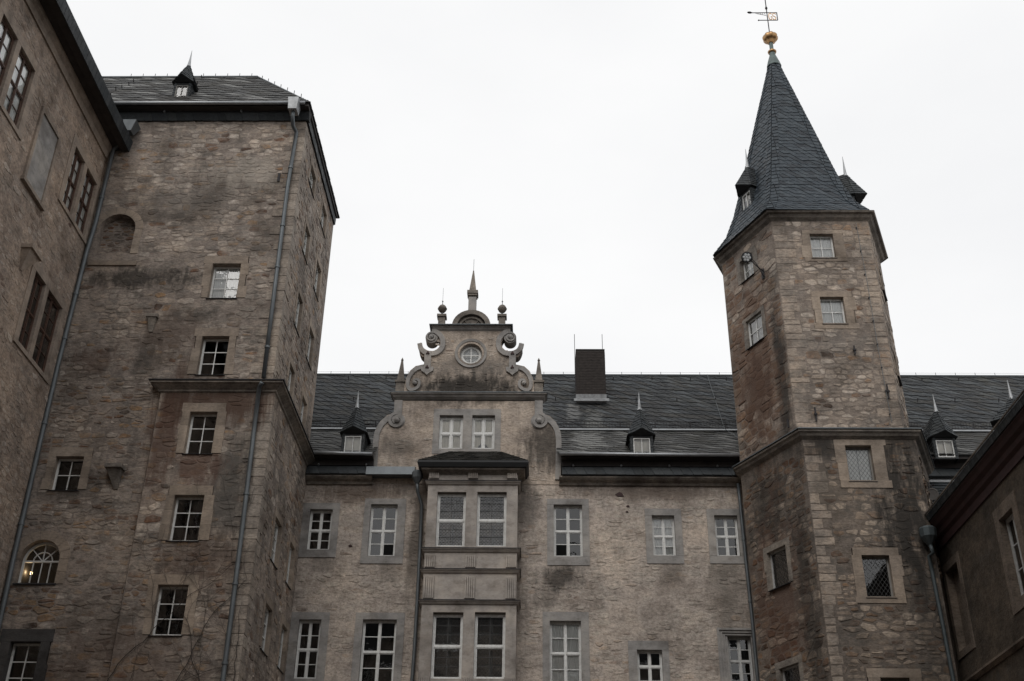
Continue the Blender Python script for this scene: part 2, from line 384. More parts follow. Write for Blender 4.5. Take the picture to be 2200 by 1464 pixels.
def rubble(pc, fr, poly, holes, hr=(.13, .26), wr=(.2, .62), gap=.03, proud=(.012, .035), cover=.95, rnd=None, m=.0, d=0., round_=.3, wav=.3, ani=1.9, patch=.35):
    """irregular rubble: cells of a stretched Voronoi pattern seeded along uneven courses"""
    v0 = min(p[1] for p in poly); v1 = max(p[1] for p in poly); us = [p[0] for p in poly]; U0, U1 = min(us), max(us)
    if sum(poly[i][0]*poly[(i+1) % len(poly)][1]-poly[(i+1) % len(poly)][0]*poly[i][1] for i in range(len(poly))) < 0: poly = poly[::-1]
    R = []
    for q in holes: R.append(tuple(q) if not isinstance(q, list) else (min(p[0] for p in q), max(p[0] for p in q), min(p[1] for p in q), max(p[1] for p in q)))
    S = []; v = v0-.1
    while v < v1+.1:
        h = random.uniform(*hr)*random.choice((.6, .8, 1, 1, 1.25)); u = U0-random.uniform(0, .3); ph = random.uniform(0, 6)
        while u < U1+.3:
            w_ = wr[0]+(wr[1]-wr[0])*random.random()**1.5; w_ *= (.6+.6*h/hr[1])
            yy = v+h/2+h*wav*math.sin(u*1.3+ph)*.5
            if h > hr[0]*1.35 and random.random() < .3:
                S.append((u+w_*random.uniform(.35, .65), yy-h*.24)); S.append((u+w_*random.uniform(.35, .65), yy+h*.24))
            else: S.append((u+w_/2+random.uniform(-.04, .04), yy+random.uniform(-.24, .24)*h))
            u += w_
        v += h
    cs = wr[1]*1.15; grid = {}
    for i, p in enumerate(S): grid.setdefault((int(p[0]//cs), int(p[1]//cs)), []).append(i)
    hh = hr[1]*1.3
    for i, (cu, cv) in enumerate(S):
        if not (U0-.05 < cu < U1+.05 and v0-.05 < cv < v1+.05) or random.random() > cover: continue
        if patch and mnoise.noise(Vector((cu*.45+fr.o[0], cv*.7, fr.o[1]))) > .12 and random.random() < patch: continue
        if any(r[0] < cu < r[1] and r[2] < cv < r[3] for r in R): continue
        if not inside((cu, cv), poly): continue
        cell = [(cu-wr[1]*.8, cv-hh), (cu+wr[1]*.8, cv-hh), (cu+wr[1]*.8, cv+hh), (cu-wr[1]*.8, cv+hh)]
        gx, gy = int(cu//cs), int(cv//cs); g = gap/2*random.uniform(.55, 1.5)
        for a in (-1, 0, 1):
            for b in (-1, 0, 1):
                for j in grid.get((gx+a, gy+b), ()):
                    if j == i: continue
                    du, dv = S[j][0]-cu, S[j][1]-cv
                    if abs(dv) > hh*1.8: continue
                    mu, mv = cu+du/2, cv+dv/2; nu, nv = du, dv*ani*ani; L = math.hypot(nu, nv)
                    if L < 1e-6: continue
                    nu /= L; nv /= L; c0 = nu*mu+nv*mv-g
                    cell = halfplane(cell, nu, nv, c0)
                    if not cell: break
                if not cell: break
            if not cell: break
        if not cell: continue
        for r in R:
            ds = [(r[0]-cu, -1, 0, 1, 0, r[0]-g), (cu-r[1], 0, 0, -1, 0, -(r[1]+g)), (r[2]-cv, 0, 0, 0, 1, r[2]-g), (cv-r[3], 0, 0, 0, -1, -(r[3]+g))]
            if cu-r[1] > 1 or r[0]-cu > 1 or cv-r[3] > 1 or r[2]-cv > 1: continue
            q = max(ds, key=lambda z: z[0]); cell = halfplane(cell, q[3], q[4], q[5])
            if not cell: break
        if not cell: continue
        cell = clip(cell, poly)
        if len(cell) < 3: continue
        blob(pc, fr, cell, proud, rnd, d, round_)
def halfplane(poly, nu, nv, c):
    out = []; n = len(poly)
    for j in range(n):
        p, q = poly[j], poly[(j+1) % n]; sp, sq = c-(nu*p[0]+nv*p[1]), c-(nu*q[0]+nv*q[1])
        if sp >= 0: out.append(p)
        if (sp >= 0) != (sq >= 0): t = sp/(sp-sq); out.append((p[0]+t*(q[0]-p[0]), p[1]+t*(q[1]-p[1])))
    return out
def blob(pc, fr, cell, proud, rnd, d, round_):
    n = len(cell); ar = abs(sum(cell[k][0]*cell[(k+1) % n][1]-cell[(k+1) % n][0]*cell[k][1] for k in range(n)))/2
    if ar < .003: return
    P = []
    for k in range(n):       # knock the corners off, wobble the edges
        p, q = cell[k], cell[(k+1) % n]; L = math.hypot(q[0]-p[0], q[1]-p[1])
        if L < .03: P.append(((p[0]+q[0])/2, (p[1]+q[1])/2)); continue
        t = min(.34, random.uniform(.3, 1.2)*round_*.1/L+.03)
        for tt in ((t, .5, 1-t) if L > .16 else (t, 1-t)):
            w_ = random.uniform(-.016, .008)*(L > .1); nx, ny = (q[1]-p[1])/L, -(q[0]-p[0])/L
            P.append((p[0]+(q[0]-p[0])*tt+nx*w_, p[1]+(q[1]-p[1])*tt+ny*w_))
    n = len(P); cu = sum(p[0] for p in P)/n; cv = sum(p[1] for p in P)/n
    W = max(p[0] for p in P)-min(p[0] for p in P); H = max(p[1] for p in P)-min(p[1] for p in P)
    pr = proud[0]+(proud[1]-proud[0])*random.random()**2; ku, kv = max(.6, 1-.045/W), max(.55, 1-.045/H); ta, tb = random.uniform(-.4, .4)*pr/W, random.uniform(-.4, .4)*pr/H
    vs_ = [fr.P(u, v, d-.012) for u, v in P]+[fr.P(cu+(u-cu)*(ku*.4+.6), cv+(v-cv)*(kv*.4+.6), d+pr*.65) for u, v in P]+[fr.P(cu+(u-cu)*ku*.92, cv+(v-cv)*kv*.9, d+pr+ta*(u-cu)+tb*(v-cv)) for u, v in P]
    fs = [(k*n+i, k*n+(i+1) % n, (k+1)*n+(i+1) % n, (k+1)*n+i) for k in (0, 1) for i in range(n)]+[tuple(range(2*n, 3*n))]
    r = rnd(cu, cv) if rnd else random.random()
    pc.add(vs_, fs, ar, min(1, max(0, r)))
def stone(pc, fr, u0, u1, v0, v1, gap, proud, rnd, d, round_, wav=.02):
    g = gap/2*random.uniform(.6, 1.8); u0 += g; u1 -= g; v0 += g*.9; v1 -= g*.9
    if u1-u0 < .04 or v1-v0 < .03: return
    w_, h = u1-u0, v1-v0; c = min(w_, h)*round_; J = lambda a: random.uniform(-a, a)
    ck = [c*random.uniform(.2, 1.5) for _ in range(4)]
    t1, t2 = J(h*.16), J(h*.16)
    pts = [(u0+ck[0], v0), ((u0+u1)/2+J(.1*w_), v0+J(h*.07)), (u1-ck[1], v0+t1*.5), (u1, v0+ck[1]*.8), (u1+J(h*.05), v1-ck[2]*.8), (u1-ck[2], v1+t2*.5),
           ((u0+u1)/2+J(.1*w_), v1+J(h*.07)), (u0+ck[3], v1), (u0, v1-ck[3]*.8), (u0+J(h*.05), v0+ck[0]*.8)]
    pr = random.uniform(*proud); n = len(pts); cu, cv = (u0+u1)/2, (v0+v1)/2
    iu, iv_ = max(.5, 1-.05/w_), max(.5, 1-.05/h); tl = J(pr*.5)
    vs_ = [fr.P(u, v, d-.012) for u, v in pts]+[fr.P(cu+(u-cu)*(iu*.5+.5), cv+(v-cv)*(iv_*.5+.5), d+pr*.72) for u, v in pts]+[fr.P(cu+(u-cu)*iu*.93, cv+(v-cv)*iv_*.88, d+pr+tl*(v-cv)/h) for u, v in pts]
    fs = [(k*n+i, k*n+(i+1) % n, (k+1)*n+(i+1) % n, (k+1)*n+i) for k in (0, 1) for i in range(n)]+[tuple(range(2*n, 3*n))]
    r = rnd(u0, v0) if rnd else random.random()
    pc.add(vs_, fs, w_*h, min(1, max(0, r)))
def clip(poly, cl):
    """clip polygon by convex counter-clockwise polygon"""
    out = poly; n = len(cl)
    for i in range(n):
        (ax, ay), (bx, by) = cl[i], cl[(i+1) % n]; inp = out; out = []
        if not inp: return []
        sd_ = lambda p: (bx-ax)*(p[1]-ay)-(by-ay)*(p[0]-ax)
        for j in range(len(inp)):
            p, q = inp[j], inp[(j+1) % len(inp)]; sp, sq = sd_(p), sd_(q)
            if sp >= 0: out.append(p)
            if (sp >= 0) != (sq >= 0): t = sp/(sp-sq); out.append((p[0]+t*(q[0]-p[0]), p[1]+t*(q[1]-p[1])))
    return out
def slates(pc, fr, poly, w_=.28, h=.17, slant=.14, tilt=0., lift=.022, d=.012, gap_=.006):
    """rows of overlapping slates, each a little proud at its lower edge"""
    a = sum(poly[i][0]*poly[(i+1) % len(poly)][1]-poly[(i+1) % len(poly)][0]*poly[i][1] for i in range(len(poly)))
    if a < 0: poly = poly[::-1]
    v0 = min(p[1] for p in poly); v1 = max(p[1] for p in poly); u0 = min(p[0] for p in poly); u1 = max(p[0] for p in poly)
    ext = abs(tilt)*(u1-u0); nrow = int((v1-v0+ext*2)/h)+3
    for i in range(-1, nrow):
        vb = v0-ext-h+i*h; off = (-i*slant*1.0) % w_+random.uniform(-.02, .02)
        for j in range(-2, int((u1-u0+2*abs(slant))/w_)+4):
            x = u0-abs(slant)+j*w_+off; q = vb+tilt*(x-u0)
            if q > v1 or q+h < v0-.02: continue
            hh = h*random.uniform(.97, 1.03); jl = random.uniform(-.05, .05)*h+.006; g = gap_
            k = .11*w_
            s_ = [(x+g+slant, q+jl), (x+w_-g-k+slant, q+jl*.5+tilt*w_), (x+w_-g+slant-k*.2, q+jl+k*.9+tilt*w_), (x+w_-g, q+hh*1.02+tilt*w_), (x+g, q+hh*1.02)]
            c = clip(s_, poly)
            if len(c) < 3: continue
            ar = abs(sum(c[k][0]*c[(k+1) % len(c)][1]-c[(k+1) % len(c)][0]*c[k][1] for k in range(len(c))))/2
            if ar < .0008: continue
            dl = random.uniform(-.003, .004); nn = len(c)
            tw = random.uniform(-.007, .007)
            top = [fr.P(pu, pv, d+dl+tw*(pu-x)/w_+.004+lift*(1-min(1, max(0, (pv-q-tilt*(pu-x))/hh)))) for pu, pv in c]
            bot = [fr.P(pu, pv, d-.006) for pu, pv in c]
            pc.add(top+bot, [tuple(range(nn))]+[(k, nn+k, nn+(k+1) % nn, (k+1) % nn) for k in range(nn)], ar, random.random())

# ---------------------------------------------------------------- things
def thing(name, loc, label, cat, group=None):
    o = bpy.data.objects.new(name, None); COL.objects.link(o); o.location = loc; o.empty_display_size = .5
    o['_w'] = [float(x) for x in loc]; o['label'] = label; o['category'] = cat
    if group: o['group'] = group
    return o
def tag(o, label, cat, group=None):
    o['label'] = label; o['category'] = cat
    if group: o['group'] = group
    return o

def window(fr, r, parent, cols=2, rows=3, rec=.2, fw=.06, bar=.028, mat='white', sashes=(1, 1), curtain=None, sill=None, th=.06,
           holes=None, sur=None, smat='trim', sproud=.03, inner='dark', diamonds=False, cames=False, label=None, clip_bottom=None, torn=False, jamb_blocks=1):
    """r: opening (u0,u1,v0,v1). sashes: casements across, up; cols x rows: panes overall"""
    u0, u1, v0, v1 = r; d = -rec
    m = MB(); fo = fw*.55
    m.box(fr, u0, u0+fw, v0, v1, d-th, d); m.box(fr, u1-fw, u1, v0, v1, d-th, d)
    m.box(fr, u0+fw, u1-fw, v0, v0+fw, d-th, d); m.box(fr, u0+fw, u1-fw, v1-fw, v1, d-th, d)
    iu0, iu1, iv0, iv1 = u0+fw, u1-fw, v0+fw, v1-fw
    sx, sy = sashes; W = iu1-iu0; H = iv1-iv0
    for i in range(1, sx): u = iu0+W*i/sx; m.box(fr, u-fw*.5, u+fw*.5, iv0, iv1, d-th, d+.006)
    for j in range(1, sy):
        v = iv0+H*j/sy
        for i in range(sx):
            a = iu0+W*i/sx+(fw*.5 if i else 0); b = iu0+W*(i+1)/sx-(fw*.5 if i < sx-1 else 0)
            m.box(fr, a, b, v-fw*.55, v+fw*.55, d-th, d+.01)
    fob = m.build('window', mat, parent, label=label)
    pc, pr_ = cols//sx, rows//sy
    gb = []
    for i in range(sx):
        for j in range(sy):
            a = iu0+W*i/sx+(fw*.5 if i else 0); b = iu0+W*(i+1)/sx-(fw*.5 if i < sx-1 else 0)
            c = iv0+H*j/sy+(fw*.55 if j else 0); e = iv0+H*(j+1)/sy-(fw*.55 if j < sy-1 else 0)
            if sx*sy > 1:   # casement leaf edge
                q = MB(); s_ = fw*.55
                q.box(fr, a+.004, a+s_, c+.004, e-.004, d-th+.01, d-.012); q.box(fr, b-s_, b-.004, c+.004, e-.004, d-th+.01, d-.012)
                q.box(fr, a+s_, b-s_, c+.004, c+s_, d-th+.01, d-.012); q.box(fr, a+s_, b-s_, e-s_, e-.004, d-th+.01, d-.012)
                q.build('casement', mat, fob); a += s_; b -= s_; c += s_; e -= s_
            for k in range(1, pc):
                u = a+(b-a)*k/pc; q = MB(); q.box(fr, u-bar/2, u+bar/2, c, e, d-th+.012, d-.008); q.build('glazing_bar', mat, fob)
            for k in range(1, pr_):
                v = c+(e-c)*k/pr_; q = MB(); q.box(fr, a, b, v-bar/2, v+bar/2, d-th+.012, d-.01); q.build('glazing_bar', mat, fob)
            for k in range(pc):
                for l in range(pr_):
                    pa, pb = a+(b-a)*k/pc, a+(b-a)*(k+1)/pc; pe, pf = c+(e-c)*l/pr_, c+(e-c)*(l+1)/pr_
                    t1, t2 = random.uniform(-.004, .004), random.uniform(-.004, .004); dd = d-th*.5
                    link('pane', [fr.P(pa, pe, dd+t1), fr.P(pb, pe, dd+t2), fr.P(pb, pf, dd-t1), fr.P(pa, pf, dd-t2)], [(0, 1, 2, 3)], 'glass', fob)
            if diamonds:
                q = MB(); st = .13; kx = .085; n1 = int((b-a+e-c)/st*2)+4
                cl = [(a, c), (b, c), (b, e), (a, e)]
                for sgn in (-1, 1):
                    for k in range(-n1, n1):
                        x = a+k*st; p0 = (x, c); p1 = (x+sgn*(e-c)*.72, e)
                        w2 = .006; cc = clip([(p0[0]-w2, p0[1]), (p0[0]+w2, p0[1]), (p1[0]+w2, p1[1]), (p1[0]-w2, p1[1])], cl)
                        if len(cc) > 2: q.add([fr.P(pu, pv, d-th*.5+.006+.002*sgn) for pu, pv in cc], [tuple(range(len(cc)))])
                q.build('lead_lattice', 'leadcame', fob)
            if cames:
                q = MB(); dd = d-th*.5+.006
                for k in (1, 2): v = c+(e-c)*k/3+.02; q.box(fr, a, b, v-.008, v+.008, dd, dd+.014)
                q.box(fr, (a+b)/2-.009, (a+b)/2+.009, c, e, dd, dd+.01)
                n_ = 7
                for k in range(n_):
                    for l in range(7):
                        cu, cv = a+(b-a)*(k+.5)/n_, c+(e-c)*(l+.5)/7; rr = (b-a)/n_*.46
                        pts = [(cu+rr*math.cos(x*math.pi/4), cv+rr*math.sin(x*math.pi/4)) for x in range(9)]
                        for z in range(8): strip(q, fr, [pts[z], pts[z+1]], .007, dd, dd+.004)
                q.build('lead_cames', 'leadcame', fob)
                q = MB()
                q.box(fr, (a+b)/2+.01, (a+b)/2+.1, c, e, d-.32, d-.28); q.box(fr, a, b, (c+e)/2-.02, (c+e)/2+.02, d-.32, d-.28)
                q.build('inner_window_bar', 'greywood', fob)
    # room behind
    q = MB(); D = 1.1; mm = .25
    P = [fr.P(u, v, z) for z in (d-th-.01, d-D) for v in (v0-.0, v1+.0) for u in (u0-.0, u1+.0)]
    q.add(P, [(0, 1, 5, 4), (2, 6, 7, 3), (0, 4, 6, 2), (1, 3, 7, 5), (4, 5, 7, 6)], .5); q.build('room_behind', inner, fob)
    if curtain:
        kind, lo = curtain if isinstance(curtain, tuple) else (curtain, 0.)
        for (ca, cb) in ([(iu0-.02, (iu0+iu1)/2-.01), ((iu0+iu1)/2+.01, iu1+.02)]):
            n = 28; pts = []
            for k in range(n+1):
                u = ca+(cb-ca)*k/n; dd = d-.085+.014*math.sin(k*1.9)+.008*math.sin(k*.7+ca*9)
                lw = v0+fw+(v1-v0)*lo
                if torn and ca > (iu0+iu1)/2-.05: lw += max(0, .28-abs(u-ca-.02)*1.3)
                elif torn: lw += max(0, .3-abs(u-cb+.02)*1.2)
                pts.append((u, lw, dd))
            vs_ = [fr.P(u, lw, dd) for u, lw, dd in pts]+[fr.P(u, v1-fw, dd) for u, lw, dd in pts]
            link('curtain', vs_, [(k, k+1, n+2+k, n+1+k) for k in range(n)], 'net' if kind == 'net' else 'curtain', fob, [.5]*n, True)
    if sill:
        q = MB(); o = .04; vs_ = [fr.P(u, v, dd) for (v, dd) in ((v0-.02, -rec), (v0-.05, sill), (v0-.035, sill), (v0+.012, -rec)) for u in (u0-o, u1+o)]
        q.add(vs_, [(0, 1, 3, 2), (2, 3, 5, 4), (4, 5, 7, 6), (6, 7, 1, 0), (0, 2, 4, 6), (7, 5, 3, 1)]); q.build('window_sill', 'iron', fob)
    if sur:
        l, rr, t_, b_ = sur; z0 = -rec-.02; z1 = sproud
        def blk(nm, a, b, c, e, top=z1):
            q = MB(); q.box(fr, a, b, c, e, z0, top+random.uniform(-.004, .004)); return q.build(nm, smat, fob)
        jit = (lambda: random.uniform(-.05, .07)) if jamb_blocks > 1 else (lambda: 0)
        blk('lintel', u0-l-jit(), u1+rr+jit(), v1, v1+t_)
        if b_: blk('sill_stone', u0-l-jit(), u1+rr+jit(), v0-b_, v0)
        for k in range(jamb_blocks):
            a, b = v0+(v1-v0)*k/jamb_blocks+.002, v0+(v1-v0)*(k+1)/jamb_blocks-.002
            blk('jamb', u0-l-jit(), u0, a, b); blk('jamb', u1, u1+rr+jit(), a, b)
        if holes is not None:
            holes.append((u0-l+.02, u1+rr-.02, v0-(b_ or -.0)+(.02 if b_ else -.015), v1+t_-.02))
        return fob, (u0-l-.02, u1+rr+.02, v0-b_, v1+t_)
    if holes is not None: holes.append(r)
    return fob, r

def dormer(cx_, y, z0, w_, hw, hroof, parent, fwd=.28, back=1.6, tipz=.45, win=True, face=(0, -1), mat_win='white', curtain='curtain', slope=1.2, pcs=None):
    """slate dormer: slate cheeks and front, pointed prow roof, lead spike. (cx_,y,z0): foot of its front"""
    f = np.array([face[0], face[1], 0.]); u = np.cross(np.array([0, 0, 1.]), f)*1.0   # outward f ; u = right hand when seen from outside... 
    u = np.cross(f, np.array([0, 0, 1.]))*-1
    fr = Frame((cx_, y, z0), u)
    h = w_/2; mbx = MB()
    P = lambda a, b, d: fr.P(a, b, d)
    # body
    body = MB(); vs_ = [P(-h, 0, 0), P(h, 0, 0), P(h, hw, 0), P(-h, hw, 0), P(-h*1.15, -.1, -back), P(h*1.15, -.1, -back), P(h, hw, -back), P(-h, hw, -back)]
    body.add(vs_, [(0, 4, 7, 3), (1, 2, 6, 5), (3, 2, 6, 7)], .5)
    ww, wh = w_*.76, hw*.72; wr = (-ww/2, ww/2, hw*.08, hw*.08+wh)
    tess.v = None; tri = tess(rpoly((-h, h, 0, hw)), [rpoly(wr)]); body.add([P(a, b, 0) for a, b in tess.v], tri, .5)
    root = body.build('dormer', 'slate_dark', parent)
    # slates on the front strip and the cheeks
    pc = Pieces()
    for q in [(-h, wr[0], 0, hw), (wr[1], h, 0, hw)]: slates(pc, fr, rpoly(q), .16, .12, .02, 0, .012, .008)
    slates(pc, Frame(P(h, 0, 0), -fr.n), rpoly((0, back, 0, hw)), .18, .12, .05, 0, .012, .01)
    slates(pc, Frame(P(-h, 0, -back), fr.n), rpoly((0, back, 0, hw)), .18, .12, .05, 0, .012, .01)
    # roof
    ap = np.array(P(0, hw+hroof, -.22)); L = np.array(P(-h-.09, hw-.08, .05)); R = np.array(P(h+.09, hw-.08, .05)); K = np.array(P(0, hw+.06, fwd+.06))
    BL = np.array(P(-h-.12, hw-.02, -back*.75)); BR = np.array(P(h+.12, hw-.02, -back*.75)); AB = np.array(P(0, hw+hroof*.93, -back))
    BL2 = np.array(P(-h-.1, hw-.02, -back)); BR2 = np.array(P(h+.1, hw-.02, -back))
    rf = MB(); V = [ap, L, R, K, BL2, BR2, AB]
    rf.add(V, [(0, 1, 3), (0, 3, 2), (0, 6, 4, 1), (0, 2, 5, 6), (1, 4, 5, 2), (1, 2, 3)], .3); 
    rf.build('dormer_roof', 'slate_dark', root)
    for tri3 in ((L, K, ap), (K, R, ap), (BL2, L, ap), (R, BR2, ap)):
        a, b, c = tri3; e = b-a; un = e/np.linalg.norm(e); nn = np.cross(e, c-a); nn /= np.linalg.norm(nn); vv = np.cross(nn, un)
        fz = Frame(a, un, vv); pl = [(0, 0), (float(np.linalg.norm(e)), 0), (float((c-a)@un), float((c-a)@vv))]
        slates(pc, fz, pl, .2, .13, .05, .0, .014, .012)
    pc.flush(root, 'slate', 'slate', 'slates', 60)
    sp = MB(); base = ap-np.array([0, 0, .12]); sp.lathe(tuple(base), [(.085, 0), (.06, .12), (.03, .12+tipz*.5), (.008, .12+tipz)], 8)
    sp.build('lead_spike', 'lead', root)
    if win:
        m = MB(); fw = .035; u0, u1, v0, v1 = wr; d = -.02
        m.box(fr, u0, u0+fw, v0, v1, d-.04, d+.02); m.box(fr, u1-fw, u1, v0, v1, d-.04, d+.02); m.box(fr, u0+fw, u1-fw, v0, v0+fw, d-.04, d+.02); m.box(fr, u0+fw, u1-fw, v1-fw, v1, d-.04, d+.02)
        m.box(fr, -.014, .014, v0+fw, v1-fw, d-.04, d+.01); m.build('window_frame', mat_win, root)
        for s_ in (-1, 1):
            a, b = (u0+fw, -.014) if s_ < 0 else (.014, u1-fw)
            link('pane', [P(a, v0+fw, d-.02), P(b, v0+fw, d-.02), P(b, v1-fw, d-.02), P(a, v1-fw, d-.02)], [(0, 1, 2, 3)], 'glass', root)
        cm = 'curtain' if curtain else 'dark'
        link('curtain' if curtain else 'dark_room', [P(u0, v0, d-.1), P(u1, v0, d-.1), P(u1, v1, d-.1), P(u0, v1, d-.1)], [(0, 1, 2, 3)], cm, root)
    return root

def drainpipe(parent, pts, r=.06, mat='zinc', brackets=2.0, name='drainpipe'):
    m = MB(); m.tube(pts, r, 10); o = m.build(name, mat, parent, smooth=True)
    P = [Vector(p) for p in pts]; acc = 0
    for a, b in zip(P[:-1], P[1:]):
        L = (b-a).length
        if L < 1.5: continue
        k = int(L/brackets)
        for i in range(1, k+1):
            c = a+(b-a)*(i/(k+.5)); t = (b-a).normalized()
            q = MB(); q.tube([c-t*.035, c+t*.035], r*1.28, 10); q.build('pipe_collar', mat, o)
    return o
def pixpath(fr, pts, d): 
    return [fr.P(*fr.px(x, y, d), d) for x, y in pts]

# ================================================================= stone palettes
# rnd: 0 dark brown .. .2 red brown .. .38 ochre .. .5 grey .. .7 beige .. 1 pale
PAL_L = [(.055, .04, .032), (.15, .085, .055), (.30, .205, .12), (.20, .182, .165), (.29, .25, .208), (.355, .31, .262), (.46, .42, .37)]
PAL_R = [(.05, .034, .025), (.135, .078, .05), (.26, .18, .118), (.24, .212, .182), (.34, .292, .242), (.40, .348, .29), (.48, .435, .378)]
PAL_P = [(.13, .09, .075), (.22, .155, .12), (.35, .25, .17), (.33, .292, .255), (.36, .32, .278), (.37, .33, .288), (.39, .352, .31)]
lift_ = lambda P, k: [tuple(x*k for x in c) for c in P]
PAL_L = lift_(PAL_L, 1.1); PAL_R = lift_(PAL_R, 1.06); PAL_P = lift_(PAL_P, 1.14)
def rnd_fn(wd, wr_, wo):
    """probabilities of dark, red brown and ochre stones; the rest grey to beige"""
    def f(u, v):
        q = random.random()
        if q < wd: return random.uniform(0, .12)
        if q < wd+wr_: return random.uniform(.12, .26)
        if q < wd+wr_+wo: return random.uniform(.28, .42)
        return random.uniform(.47, 1.0)
    return f
BLK = (.03, .027, .024); BRN = (.085, .05, .036); GRN = (.05, .047, .035)
LT_ST = [((-13.3, 32.1, 22.35), (2.3, 1, .5), BLK, .8, 1.3), ((-12.6, 32.1, 19.6), (.5, 1, .9), BLK, .6), ((-11.3, 32, 17.9), (.5, 1, 1.5), BRN, .8, 1.2, (3, 3, .6)),
         ((-9.3, 32, 14.8), (.8, 1, 2.2), (.09, .083, .075), .8), ((-9.9, 32, 17.6), (2.3, 1, .9), BRN, .85, 1.2, (4, 4, .5)), ((-11.5, 32, 16.2), (.6, 1, 1.8), (.1, .055, .04), .7, 1.4, (3, 3, 1)), ((-10.3, 32, 15.6), (.9, 1, .9), (.12, .06, .042), .6, 1.4), ((-13.2, 32.1, 24.9), (1.6, 1, .35), BLK, .5, 1.5, (2, 2, 4)), ((-11.2, 32.1, 20.9), (1.2, 1, .35), BLK, .5, 1.5, (2, 2, 4)), ((-14.2, 32.1, 19.2), (1, 1, .5), BRN, .5, 1.5), ((-10.2, 32.1, 26.8), (1.4, 1, .9), (.4, .36, .31), .4, 1.5), ((-14, 32, 15), (1.2, 1, .7), BLK, .45),
         ((-12.3, 32.1, 25.6), (2.3, 1, .7), (.1, .09, .08), .5), ((-12, 32, 20.3), (1.6, 1, 1.0), (.1, .07, .055), .55), ((-9.8, 32, 12.5), (1.5, 1, 1.2), BRN, .5),
         ((-11.8, 32, 9.5), (3, 1, 1.3), BRN, .4)]
RT_ST = [((8.3, 34.9, 20.5), (.28, .5, 3.6), BLK, .85, .8, (4, 4, 1)), ((7.7, 36, 21.5), (1.2, 1.6, 4.2), (.15, .085, .055), .6, 1.5, (1.5, 1.5, 1.2)), ((7.6, 36, 20.3), (.8, 1.2, 2.2), BRN, .75), ((7.6, 36, 16), (1.1, 1.2, 1.6), BLK, .65), ((8.3, 34.8, 12.5), (.35, .6, 4), BLK, .7),
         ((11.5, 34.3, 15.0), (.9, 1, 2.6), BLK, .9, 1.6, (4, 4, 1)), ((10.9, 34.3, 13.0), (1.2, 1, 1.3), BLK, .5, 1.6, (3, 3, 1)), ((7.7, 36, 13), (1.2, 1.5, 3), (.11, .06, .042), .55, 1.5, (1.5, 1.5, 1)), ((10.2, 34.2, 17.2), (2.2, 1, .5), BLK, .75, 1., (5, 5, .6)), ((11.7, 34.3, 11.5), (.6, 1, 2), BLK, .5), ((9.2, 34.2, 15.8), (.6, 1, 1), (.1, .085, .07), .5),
         ((10, 34.5, 21.3), (1.5, 1, .5), (.13, .12, .11), .4)]
MF_ST = [((4.6, 38, 14.35), (.6, 1, .45), (.15, .13, .11), .4, 1.3, (5, 5, .5)), ((-7.35, 38, 14.6), (.5, 1, .5), (.14, .12, .1), .45, 1.3, (5, 5, .5)), ((-4.95, 38, 14.3), (.6, 1, .5), (.14, .12, .1), .45, 1.3, (5, 5, .5)), ((3.5, 38, 17.2), (3.4, 1, .3), (.15, .12, .1), .5, 1.4, (5, 5, .6)), ((-6.4, 38, 17.2), (2, 1, .35), (.13, .1, .085), .6, 1.3, (5, 5, .6)), ((6.2, 38, 14.35), (.5, 1, .4), (.14, .12, .1), .4, 1.3, (5, 5, .5)),
         ((.75, 38, 14.1), (.85, 1, .55), BLK, .8, 1.0), ((.3, 38, 13.4), (.5, 1, .5), (.1, .09, .08), .5), ((-4.2, 38, 15.2), (.35, 1, 2.5), (.09, .075, .062), .7, 1.0, (3, 3, .5)),
         ((-.45, 38, 16.6), (.6, 1, 1.0), (.1, .09, .08), .55), ((-2.5, 38, 21.3), (2.6, 1, .75), BLK, .93, 1.1), ((-2.4, 38, 22.3), (2.2, 1, .5), (.11, .1, .09), .55),
         ((.35, 38, 19.0), (1.1, 1, 1.1), BLK, .75, 1.3, (3, 3, .8)), ((-5.2, 38, 18.9), (.8, 1, .4), (.1, .09, .08), .5), ((-6.5, 38, 17.0), (1.6, 1, .45), (.12, .09, .07), .6),
         ((5, 38, 17.1), (2, 1, .3), (.14, .11, .09), .4), ((6.4, 38, 13), (.6, 1, 4), (.12, .11, .095), .4)]
M['stone_left'] = masonry('rubble_stone_warm', PAL_L, LT_ST, smear=((.25, .223, .197), .8, 0.), bs=.45, rust=.45, grime=.6)
M['mortar_left'] = masonry('lime_mortar_warm', [(.212, .186, .162), (.262, .232, .204), (.305, .274, .243)], LT_ST, attr=False, bs=.45, rust=.3, grime=.6)
M['stone_right'] = masonry('rubble_stone_grey', PAL_R, RT_ST, smear=((.245, .217, .19), .6, 0.), bs=.45, rust=.25, grime=.45)
M['mortar_right'] = masonry('lime_mortar_grey', [(.18, .157, .136), (.23, .202, .175), (.275, .245, .213)], RT_ST, bs=.45, attr=False, grime=.45, rust=.2)
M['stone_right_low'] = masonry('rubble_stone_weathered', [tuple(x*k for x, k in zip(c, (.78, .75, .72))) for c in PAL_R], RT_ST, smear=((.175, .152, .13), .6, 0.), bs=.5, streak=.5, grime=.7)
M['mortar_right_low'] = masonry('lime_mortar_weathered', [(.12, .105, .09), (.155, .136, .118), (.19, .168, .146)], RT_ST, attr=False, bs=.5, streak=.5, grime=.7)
M['stone_plaster'] = masonry('plastered_stone', PAL_P, MF_ST, streak=.15, smear=((.415, .372, .327), .9, .4), bs=.4, bd=.04, rust=.4, grime=.25, grain=1.2, lump=1.6)
M['plaster'] = masonry('old_lime_plaster', [(.38, .337, .295), (.415, .372, .327), (.445, .402, .356)], MF_ST, attr=False, streak=.25, bs=.4, bd=.04, rust=.4, grime=.25, warm=.985, grain=1.2, lump=1.6)
